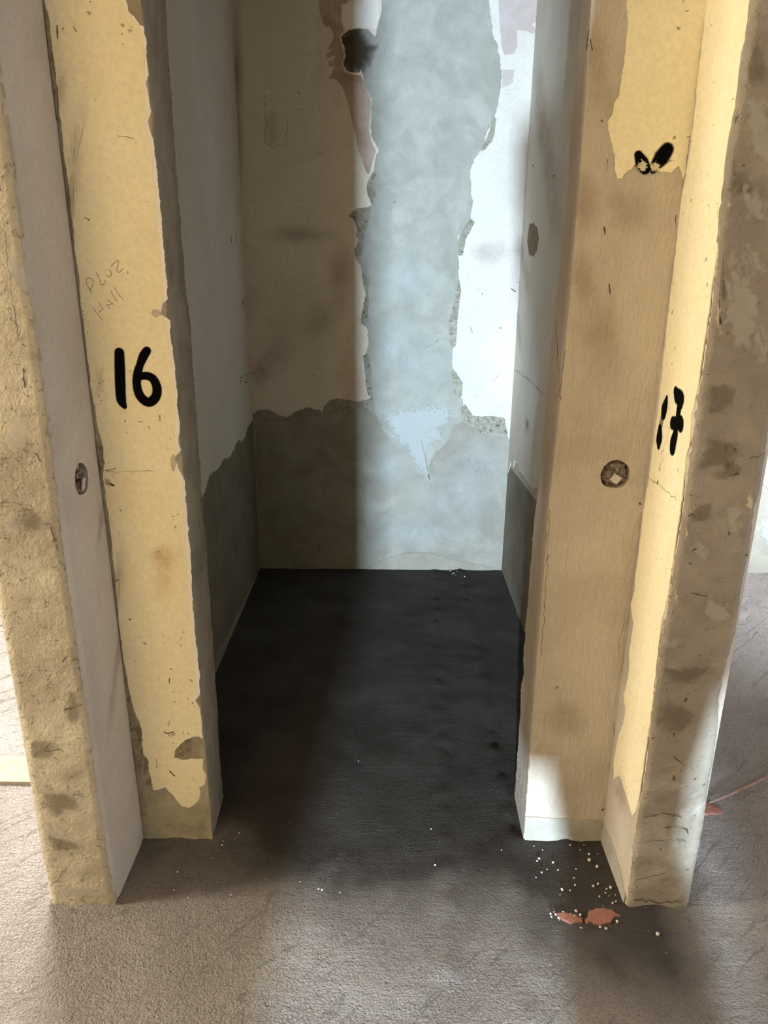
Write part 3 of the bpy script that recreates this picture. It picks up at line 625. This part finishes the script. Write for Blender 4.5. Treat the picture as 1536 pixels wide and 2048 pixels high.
bl(PER, wall_r, tan_wipe, [(1500, 1000, 10, 30), (1430, 620, 6, 60), (1447, 415, 12, 14), (1372, 980, 8, 30), (1368, 1060, 8, 20), (1344, 1190, 8, 22)], 0.0063, 'filler_patch')
marks('crack', PER, [([(1386, 1030), (1380, 1025), (1375, 1030)], 0.003), ([(1384, 1098), (1389, 1095)], 0.006), ([(1376, 1123), (1380, 1125)], 0.004), ([(1495, 915), (1515, 910), (1530, 902)], 0.0016), ([(1465, 947), (1472, 945)], 0.006), ([(1380, 1183), (1410, 1190)], 0.003), ([(1466, 896), (1468, 899)], 0.004),
                     ([(1290, 1630), (1330, 1622), (1360, 1630)], 0.003), ([(1325, 1652), (1345, 1648), (1370, 1655), (1374, 1662)], 0.004), ([(1290, 1680), (1340, 1675), (1370, 1678)], 0.002), ([(1270, 1755), (1310, 1748), (1330, 1742)], 0.002), ([(1268, 1795), (1320, 1800), (1360, 1798)], 0.004), ([(1345, 1510), (1365, 1525)], 0.003), ([(1368, 1398), (1370, 1394)], 0.006)], dark_mark, wall_r, 0.0075)
YP_R = [(1505, -60), (1505, 0), (1498, 60), (1486, 120), (1480, 180), (1470, 240), (1460, 290), (1455, 330), (1450, 380), (1444, 420), (1438, 500), (1428, 590), (1418, 660), (1409, 730), (1396, 780), (1384, 830), (1382, 880), (1372, 920), (1367, 1000), (1358, 1070), (1349, 1120), (1340, 1180), (1332, 1212), (1324, 1240), (1318, 1290),
        (1312, 1350), (1307, 1400), (1301, 1450), (1295, 1510), (1287, 1570), (1278, 1600), (1272, 1625), (1266, 1632)]
YP_L = [(1258, 1605), (1247, 1570), (1240, 1552), (1228, 1556), (1229, 1520), (1236, 1482), (1246, 1450), (1252, 1420), (1248, 1390), (1258, 1350), (1260, 1300), (1268, 1250), (1263, 1210), (1270, 1180), (1273, 1140), (1282, 1080), (1288, 1020), (1297, 970), (1303, 925), (1310, 870), (1320, 800), (1328, 720), (1338, 630), (1346, 560), (1354, 490), (1362, 410), (1370, 360), (1384, 290), (1392, 210), (1400, 130), (1415, 0), (1422, -60)]
def onside(q):   # keep the coat between the pier corner and the outer corner
    p = PSR.p(q); p.y = min(max(p.y, YER + 0.004), YNR + 0.002); return p
yr = sheet('yellow_paint', PSR, [onside(q) for q in YP_R + YP_L], 0.0015, yellow, wall_r, amp=0.0026)
setp(yr, 'cream yellow paint strip marked 17')
k7 = 150 / 1536
def s7(l): return [(1280 + x * k7, 740 + y * k7, r) for x, y, r in l]
n17 = raw('painted_number', [stroke_chunk(PSR, s7([(565, 570, .007), (545, 680, .015), (515, 800, .020), (500, 900, .016)]), .01, .6, 0.0021),
                             stroke_chunk(PSR, s7([(500, 880, .014), (465, 1020, .014), (425, 1200, .014)]), .01, .6, 0.0020, peak=0.43),
                             stroke_chunk(PSR, s7([(425, 1200, .012), (415, 1350, .020), (405, 1450, .020), (400, 1540, .012)]), .01, .6, 0.0021),
                             stroke_chunk(PSR, s7([(745, 430, .012), (785, 530, .020), (855, 590, .019), (850, 670, .017), (815, 800, .014), (790, 1000, .013), (755, 1200, .013), (735, 1350, .017), (700, 1480, .020), (685, 1610, .018)]), .01, .6, 0.0022),
                             stroke_chunk(PSR, s7([(690, 1085, .017), (760, 1085, .016), (845, 1080, .018), (855, 1150, .016)]), .02, .62, 0.0024)], spray, wall_r)
setp(n17, 'black sprayed number 17')
marks('crack', PSR, [([(1340, 855), (1338, 875), (1328, 900), (1325, 920), (1318, 940)], 0.0013), ([(1290, 950), (1320, 970), (1358, 1000)], 0.0012), ([(1316, 968), (1318, 960)], 0.005)], dark_mark, wall_r, 0.0020)
sheet('splash_band', PSR, [onside((1200, 1640)), onside((1207, 1648)), onside((1222, 1678)), onside((1232, 1705)), onside((1240, 1735)), onside((1247, 1765)), onside((1253, 1800)), Vector((XR, YER + 0.006, 0)), Vector((XR, YNR, 0))], 0.002, band_mat, wall_r)
bl(PSR, wall_r, stain_brown, [(1245, 1590, 10, 40), (1340, 520, 6, 60), (1325, 660, 6, 40)], 0.0022, 'brown_stain')
# inside the stall
RW = [(1018, 945), (1022, 925), (1028, 935), (1030, 920), (1036, 928), (1040, 942), (1048, 950), (1055, 960), (1062, 970), (1068, 978), (1074, 972)]
z_r = PSR.p((1074, 972)).z
rp = sheet('peeling_paint', PSR, [Vector((XR, YB, PSR.p((1018, 945)).z))] + RW + [Vector((XR, NBR - 0.01, z_r - 0.06)), Vector((XR, NBR - 0.01, TOP - 0.01)), Vector((XR, YB, TOP - 0.01))], 0.003, rec_white_side, wall_r, amp=0.006)
setp(rp, 'greyish white paint on the side wall of the stall')
sheet('dark_cement_dado', PSR, [Vector((XR, YB, 0)), Vector((XR, YB, PSR.p((1018, 945)).z + 0.03)), Vector((XR, NBR - 0.02, z_r)), Vector((XR, NBR - 0.02, 0))], 0.0012, side_cement, wall_r, amp=0)
sheet('plaster_chip', PSR, [(1060, 450), (1068, 445), (1075, 455), (1079, 475), (1076, 500), (1068, 514), (1060, 508), (1056, 485)], 0.001, brown_chip, wall_r, lift=0.003, amp=0.004)
bl(PSR, wall_r, stain_brown, [(1048, 520, 6, 60), (1036, 640, 6, 60), (1095, 300, 14, 160), (1056, 850, 6, 20)], 0.0036, 'brown_stain')
marks('scuff_mark', PSR, [([(1030, 738), (1060, 760), (1090, 788)], 0.0016), ([(1056, 840), (1057, 855)], 0.006), ([(1107, 355), (1111, 350)], 0.006), ([(1046, 648), (1047, 650)], 0.005), ([(1067, 330), (1070, 334)], 0.005)], dark_mark, wall_r, 0.0038)

# ------------------------------------------------------------------ right pier
PNR = Plane(1, YNR, -1); PNRb = Plane(1, NBR, -1)
jr_f = trace_x(PNR, [(1183, 0), (1176, 100), (1170, 200), (1162, 330), (1152, 450), (1146, 520), (1138, 615), (1128, 720), (1119, 820), (1109, 910), (1100, 990), (1094, 1060), (1088, 1150), (1080, 1240), (1073, 1330), (1067, 1410), (1062, 1480), (1056, 1560), (1051, 1630), (1047, 1684)])
jr_b = trace_x(PNRb, [(1163, 0), (1160, 60), (1152, 150), (1145, 230), (1140, 310), (1135, 400), (1122, 512), (1112, 600), (1105, 660), (1100, 720), (1092, 800), (1088, 860), (1083, 920), (1077, 980), (1072, 1012), (1067, 1060), (1062, 1120), (1056, 1200), (1050, 1270), (1047, 1320), (1048, 1345), (1043, 1370), (1040, 1430), (1037, 1480), (1033, 1540), (1029, 1592)])
pier_r = prism('jamb_pier', [(XR + 0.02, YNR, 0), (jr_f, YNR, 1), (lambda z: jr_f(z) * 0.93 + jr_b(z) * 0.07, YNR + 0.012, 0), (jr_b, NBR, 1), (XR + 0.02, NBR, 0)], tan_plaster, wall_r)
setp(pier_r, 'tan plastered pier of the partition with a stuffed round hole')
Y17 = [(1254, -60), (1255, 0), (1255, 60), (1250, 110), (1243, 150), (1236, 190), (1226, 225), (1215, 245), (1218, 270), (1225, 300), (1228, 340), (1232, 360), (1240, 359), (1250, 346), (1262, 338), (1268, 330), (1280, 336), (1295, 343), (1310, 340), (1330, 342), (1340, 345), (1350, 336), (1358, 329), (1364, 345), (1369, 368)]
ypr = sheet('yellow_paint', PNR, Y17 + [Vector((XR, YNR, PNR.p((1370, 368)).z)), Vector((XR, YNR, TOP - 0.02))], 0.0015, yellow, pier_r, amp=0.003)
setp(ypr, 'cream yellow paint coat with a cut-off black spray mark')
v17 = raw('spray_mark', [stroke_chunk(PNR, [(1276, 310, .010), (1283, 325, .016), (1290, 338, .013)], .014, .55, 0.0021),
                         stroke_chunk(PNR, [(1333, 300, .017), (1322, 316, .020), (1310, 332, .013), (1306, 341, .008)], .018, .5, 0.0022)], spray, pier_r)
setp(v17, 'black sprayed V, its foot cut off by new plaster')
blot('scraped_paint', PNR, ell(1284, 332, 16, 18), scrape, pier_r, 0.0026, peak=0.8); blot('scraped_paint', PNR, ell(1310, 334, 17, 16), scrape, pier_r, 0.0027, peak=0.8)
sheet('splash_band', PNR, [(1050, 1633), (1080, 1634), (1110, 1637), (1150, 1638), (1185, 1639), (1203, 1641), Vector((XR, YNR, 0)), Vector((JR + 0.001, YNR, 0))], 0.002, band_mat, pier_r)
bl(PNR, pier_r, stain_brown, [(1190, 120, 26, 90), (1170, 400, 26, 60), (1165, 560, 22, 60), (1250, 420, 50, 40), (1130, 1440, 40, 40), (1200, 680, 50, 80)], 0.0012, 'brown_stain')
marks('crack', PNR, [([(1176, 60), (1172, 100), (1177, 90)], 0.003), ([(1180, 80), (1184, 100)], 0.003), ([(1110, 640), (1114, 700), (1118, 760), (1121, 800)], 0.0014), ([(1130, 700), (1122, 770), (1112, 800)], 0.0014), ([(1208, 455), (1210, 470)], 0.004), ([(1218, 568), (1220, 588)], 0.004), ([(1202, 241), (1204, 243)], 0.006),
                     ([(1110, 1378), (1116, 1372)], 0.003), ([(1228, 1445), (1226, 1470)], 0.002), ([(1279, 1006), (1280, 1008)], 0.005), ([(1205, 1618), (1204, 1620)], 0.005), ([(1352, 430), (1350, 460)], 0.002), ([(1215, 320), (1213, 340)], 0.002)], dark_mark, pier_r, 0.0018)
marks('crack', PNR, [([(x + 8, 0 + y0_), (x + 3, y0_ + 60), (x, y0_ + 110)], 0.0011) for x, y0_ in ((1092, 1020), (1088, 1110), (1082, 1200))], dark_mark, pier_r, 0.0012)

# ------------------------------------------------------------------ stuffed holes
def paper_ball(name, loc, r, flat, mat, seed):
    bm = bmesh.new(); bmesh.ops.create_icosphere(bm, subdivisions=5, radius=1)
    for v_ in bm.verts:
        p = v_.co.copy(); q = p * 2.3 + Vector((seed, seed * 2, 0))
        d = 1 - 0.75 * abs(noise.noise(q)) - 0.45 * abs(noise.noise(q * 2.3)) - 0.12 * abs(noise.noise(q * 5))
        v_.co = p * r * d
        for k in range(3): v_.co[k] *= flat[k]
    o = link_bm(name, bm, mat); o.location = loc; return o
m_paper = plaster('crumpled_paper', (0.10, 0.08, 0.065), (0.40, 0.34, 0.29), (0.03, 0.02, 0.015), 45, 1.0, 38, grain=200, bump=0.5, bumpd=0.002)
m_scrap = plaster('pale_paper', (0.52, 0.46, 0.40), (0.58, 0.53, 0.47), None, 30, grain=100, bump=0.2)
hr = PNR.p((1230, 949)); cut_hole(pier_r, hr, 1, 0.0345, 0.05)
hl = PSL.p((163, 958)); cut_hole(wall_l, hl, 0, 0.036, 0.05)
pb = paper_ball('paper_plug', hr + Vector((0, 0.020, 0)), 0.038, (1, 0.62, 1), m_paper, 3.3)
setp(pb, 'crumpled brown paper stuffed in the round hole of the tan right pier', 'paper')
bm = bmesh.new(); bmesh.ops.create_cube(bm, size=1)
for v_ in bm.verts: v_.co = Vector((v_.co.x * 0.020, v_.co.y * 0.002, v_.co.z * 0.022))
bmesh.ops.bevel(bm, geom=bm.edges[:], offset=0.0006, segments=1)
s_ = link_bm('paper_corner', bm, m_scrap, pb); s_.location = (0.002, -0.0225, -0.010); s_.rotation_euler = (0.35, 0.5, -0.2); setp(s_, 'pale square paper corner')
bm = bmesh.new(); bmesh.ops.create_cube(bm, size=1)
for v_ in bm.verts: v_.co = Vector((v_.co.x * 0.034, v_.co.y * 0.003, v_.co.z * 0.009))
bmesh.ops.bevel(bm, geom=bm.edges[:], offset=0.0008, segments=1)
s_ = link_bm('paper_fold', bm, m_paper, pb); s_.location = (0.004, -0.016, 0.020); s_.rotation_euler = (0.5, 0.05, 0)
pb2 = paper_ball('paper_plug', hl + Vector((-0.016, 0, 0)), 0.041, (0.62, 1, 1), m_paper, 8.1)
setp(pb2, 'crumpled grey paper stuffed in the hole of the smooth left partition side', 'paper')
bm = bmesh.new(); bmesh.ops.create_cube(bm, size=1)
for v_ in bm.verts: v_.co = Vector((v_.co.x * 0.003, v_.co.y * 0.012, v_.co.z * 0.03))
bmesh.ops.bevel(bm, geom=bm.edges[:], offset=0.0006, segments=1)
s_ = link_bm('paper_fold', bm, m_scrap, pb2); s_.location = (0.021, -0.006, -0.01); s_.rotation_euler = (0.3, 0.3, 0)

# ------------------------------------------------------------------ loose things on the floor
PF = Plane(2, 0.0, 1)
m_brick = plaster('orange_red_brick', (0.26, 0.11, 0.08), (0.33, 0.15, 0.11), (0.17, 0.11, 0.09), 30, 0.5, 25, grain=200, bump=0.5, bumpd=0.003)
m_crumb = plaster('plaster_crumb', (0.70, 0.66, 0.58), (0.82, 0.78, 0.70), None, 60, grain=300, bump=0.5)
def slabchip(name, pts, h, mat):
    P = jag(densify([PF.p(q) for q in pts], 0.006), PF, 0.006, len(pts) + h * 1000)
    c = sum(P, Vector()) / len(P); bm = bmesh.new()
    rings = [(1.0, -0.012), (0.97, h * 0.45), (0.8, h * 0.9), (0.4, h)]; rows = []
    for s, z in rings:
        rows.append([bm.verts.new((c + (p - c) * s) - c + Vector((0, 0, z + (0.0012 * noise.noise(p * 90) if z > 0 else 0)))) for p in P])
    k = len(P)
    for a, b_ in zip(rows, rows[1:]):
        for i in range(k): bm.faces.new((a[i], a[(i + 1) % k], b_[(i + 1) % k], b_[i]))
    bm.faces.new(rows[-1]); bm.faces.new(rows[0][::-1]); bmesh.ops.recalc_face_normals(bm, faces=bm.faces[:])
    o = link_bm(name, bm, mat); o.location = c; return o
o = slabchip('brick_fragment', [(1172, 1845), (1180, 1826), (1195, 1818), (1215, 1819), (1232, 1824), (1245, 1831), (1228, 1838), (1222, 1846), (1200, 1848)], 0.0022, m_brick)
setp(o, 'larger orange red brick piece bedded in the floor before the right partition end', 'brick', 'brick pieces in the floor')
o = slabchip('brick_fragment', [(1114, 1828), (1125, 1824), (1145, 1826), (1165, 1832), (1165, 1843), (1140, 1845), (1125, 1838)], 0.0018, m_brick)
setp(o, 'smaller broken red brick piece sprinkled with white bits, left of the larger one', 'brick', 'brick pieces in the floor')
o = slabchip('brick_fragment', [(1402, 1602), (1412, 1600), (1425, 1614), (1442, 1624), (1436, 1630), (1404, 1629), (1398, 1615)], 0.0022, m_brick)
setp(o, 'red brick piece on the floor right of the right partition, by the rod', 'brick', 'brick pieces in the floor')
m_rod = plaster('rusty_rod', (0.20, 0.12, 0.09), (0.34, 0.24, 0.20), (0.5, 0.45, 0.42), 25, 0.4, 15, grain=200, bump=0.3, rough=0.6)
a = PF.p((1418, 1609)) + Vector((0, 0, 0.006)); b_ = a + (PF.p((1536, 1557)) - PF.p((1418, 1609))) * 2.2; b_.z = 0.010
bm = bmesh.new(); n = 10; seg = 14; rows = []
ax3 = (b_ - a).normalized(); u = ax3.cross(Vector((0, 0, 1))).normalized(); w3 = u.cross(ax3)
for i in range(seg + 1):
    t = i / seg; c = a.lerp(b_, t) + u * 0.003 * math.sin(t * 7); r = 0.0045 * (0.5 + 0.5 * min(1, t * 6)); rows.append([bm.verts.new(c - a + (u * math.cos(q) + w3 * math.sin(q)) * r) for q in [2 * math.pi * k / n for k in range(n)]])
for p_, q_ in zip(rows, rows[1:]):
    for k in range(n): bm.faces.new((p_[k], p_[(k + 1) % n], q_[(k + 1) % n], q_[k]))
bm.faces.new(rows[0][::-1]); bm.faces.new(rows[-1]); bmesh.ops.recalc_face_normals(bm, faces=bm.faces[:])
o = link_bm('rod', bm, m_rod, smooth=True); o.location = a
setp(o, 'thin brown rod lying on the floor right of the right partition', 'rod')

protos = []
for k in range(4):
    bm = bmesh.new(); bmesh.ops.create_icosphere(bm, subdivisions=2, radius=1)
    for v_ in bm.verts:
        p = v_.co.copy(); v_.co = p * (1 + 0.5 * noise.noise(p * 1.6 + Vector((k * 4, 0, 0)))); v_.co.z *= 0.7
    me = bpy.data.meshes.new('crumb'); bm.to_mesh(me); bm.free(); me.materials.append(m_crumb); protos.append(me)
def crumb(px, py, r, label, group):
    p = PF.p((px, py)); o = bpy.data.objects.new('plaster_crumb', random.choice(protos)); C.objects.link(o)
    o.location = (p.x, p.y, r * 0.2); r *= random.uniform(0.55, 1.3); o.scale = (r, r * random.uniform(.6, 1), r); o.rotation_euler = (0, 0, random.uniform(0, 6.28)); setp(o, label, 'plaster crumb', group)
L1 = 'white plaster crumb on the floor before the right pier'
for px, py, r in ((1078, 1717, 4), (1074, 1722, 3), (1106, 1725, 4), (1178, 1720, 6), (1194, 1733, 5), (1152, 1738, 3), (1148, 1756, 4), (1196, 1768, 5), (1186, 1772, 4), (1094, 1739, 3), (1083, 1745, 3), (1116, 1740, 3), (1213, 1778, 4), (1221, 1775, 4),
                  (1211, 1786, 3), (1218, 1792, 3), (1231, 1790, 3), (1150, 1770, 3), (1124, 1779, 4), (1140, 1781, 3), (1120, 1790, 3), (1178, 1708, 4), (1195, 1708, 3), (1160, 1700, 3), (1068, 1692, 3), (1140, 1690, 3), (1168, 1690, 3), (1206, 1812, 3), (1199, 1793, 3), (1085, 1700, 3), (1232, 1803, 3), (1225, 1806, 3), (1072, 1755, 3)):
    crumb(px, py, r * 0.00075, L1, 'plaster crumbs before the right pier')
L2 = 'white plaster crumb scattered around the brick pieces'
for px, py, r in ((1101, 1828, 4), (1111, 1829, 4), (1103, 1834, 4), (1117, 1836, 4), (1119, 1840, 3), (1152, 1822, 6), (1160, 1830, 5), (1126, 1824, 3), (1141, 1827, 3), (1162, 1856, 4), (1212, 1857, 4), (1234, 1843, 4), (1148, 1832, 3), (1108, 1824, 3), (1315, 1868, 5), (1200, 1854, 3)):
    crumb(px, py, r * 0.00075, L2, 'plaster crumbs around the brick pieces')
L3 = 'tiny pale crumb on the floor around the foot of the left pier'
for px, py, r in ((478, 1666, 4), (446, 1682, 3), (444, 1690, 4), (470, 1678, 3), (355, 1744, 4), (376, 1796, 3), (348, 1780, 3), (432, 1700, 3), (425, 1716, 3), (462, 1790, 3)):
    crumb(px, py, r * 0.0006, L3, 'crumbs by the left pier')
L4 = 'tiny pale crumb on the dark floor close to the back wall'
for px, py, r in ((901, 1142, 3), (908, 1146, 3), (914, 1143, 3), (911, 1150, 3), (922, 1152, 3), (929, 1153, 3), (905, 1148, 3)):
    crumb(px, py, r * 0.001, L4, 'crumbs by the back wall')
L5 = 'pale crumb in the rough middle of the floor'
for px, py, r in ((870, 1730, 4), (644, 1780, 5), (637, 1778, 3), (862, 1658, 3), (717, 1522, 4), (1003, 1700, 3), (680, 1785, 3), (1100, 1930, 4), (950, 1960, 4), (600, 1764, 3)):
    crumb(px, py, r * 0.0006, L5, 'crumbs in the middle of the floor')

# ------------------------------------------------------------------ the photographer, whose shadow falls into the picture
def skin_body(name, pts, edges, mat, parent=None, root=0, sub=2):
    me = bpy.data.meshes.new(name); me.from_pydata([p[0] for p in pts], edges, []); o = bpy.data.objects.new(name, me); C.objects.link(o)
    md = o.modifiers.new('skin', 'SKIN'); md.use_smooth_shade = True
    for i, p in enumerate(pts): me.skin_vertices[0].data[i].radius = p[1]; me.skin_vertices[0].data[i].use_root = (i == root)
    sd = o.modifiers.new('sub', 'SUBSURF'); sd.levels = sub; sd.render_levels = sub
    bpy.context.view_layer.update()
    m2 = bpy.data.meshes.new_from_object(o.evaluated_get(bpy.context.evaluated_depsgraph_get())); o.modifiers.clear(); o.data = m2
    m2.materials.clear(); m2.materials.append(mat)
    if parent: o.parent = parent
    return o
skinm = plaster('skin', (0.35, 0.20, 0.13), (0.40, 0.24, 0.16), None, grain=100, bump=0.1, rough=0.6)
clothm = plaster('dark_cloth', (0.05, 0.05, 0.06), (0.07, 0.07, 0.08), None, grain=300, bump=0.2)
X, Y = 0.07, -0.9
body = skin_body('person', [((X, Y, 0.92), (.12, .10)), ((X, Y, 1.15), (.14, .11)), ((X - .02, Y, 1.38), (.16, .10)), ((X - .03, Y, 1.50), (.07, .07)), ((X - .03, Y + .02, 1.62), (.10, .11)), ((X - .03, Y + .02, 1.74), (.085, .10)),
    ((X - .035, Y - .06, .90), (.085, .085)), ((X - .03, Y - .05, .5), (.06, .06)), ((X - .022, Y - .08, .09), (.042, .042)), ((X - .022, Y + .06, .04), (.04, .03)),
    ((X + .015, Y + .05, .90), (.085, .085)), ((X - .01, Y + .06, .5), (.06, .06)), ((X - .008, Y + .06, .09), (.042, .042)), ((X - .008, Y + .2, .04), (.04, .03)),
    ((X - .15, Y, 1.36), (.05, .05)), ((X - .17, Y + .06, 1.12), (.04, .04)), ((X - .06, Y + .30, 1.30), (.03, .03)), ((X + .17, Y, 1.37), (.05, .05)), ((X + .22, Y + .05, 1.12), (.04, .04)), ((X + .12, Y + .30, 1.30), (.03, .03))],
    [(0, 1), (1, 2), (2, 3), (3, 4), (4, 5), (0, 6), (6, 7), (7, 8), (8, 9), (0, 10), (10, 11), (11, 12), (12, 13), (2, 14), (14, 15), (15, 16), (2, 17), (17, 18), (18, 19)], skinm)
setp(body, 'person in a dark hooded knee-length coat standing in the corridor facing the stall', 'person')
def rings(name, rr, mat, n=32):
    bm = bmesh.new(); rows = []
    for cx, cy, z, rx, ry in rr:
        rows.append([bm.verts.new((cx + rx * math.cos(t), cy + ry * math.sin(t), z)) for t in [2 * math.pi * k / n for k in range(n)]])
    for p_, q_ in zip(rows, rows[1:]):
        for k in range(n): bm.faces.new((p_[k], p_[(k + 1) % n], q_[(k + 1) % n], q_[k]))
    bm.faces.new(rows[0][::-1]); bm.faces.new(rows[-1])
    return link_bm(name, bm, mat, body, smooth=True)
rings('coat', [(-.008, Y, .575, .10, .12), (-.006, Y, .66, .102, .12), (.0, Y, .74, .118, .13), (.04, Y, .82, .155, .13)] + [(X, Y, z, rx, ry) for z, rx, ry in ((0.95, .175, .13), (1.12, .20, .13), (1.32, .225, .125), (1.39, .225, .11), (1.44, .15, .10), (1.49, .12, .09))], clothm)
rings('hood', [(X - .04, Y, z, r, r) for z, r in ((1.42, .13), (1.50, .125), (1.60, .13), (1.70, .12), (1.77, .09), (1.80, .03))], clothm)
for dy in (-0.07, 0.07):
    rings('trouser_leg', [(.03, Y + dy, 0.62, .072, .07), (.028, Y + dy, .54, .068, .068), (.055, Y + dy, .46, .075, .062), (.07, Y + dy, .40, .078, .062), (.06, Y + dy, .10, .06, .06)], clothm)
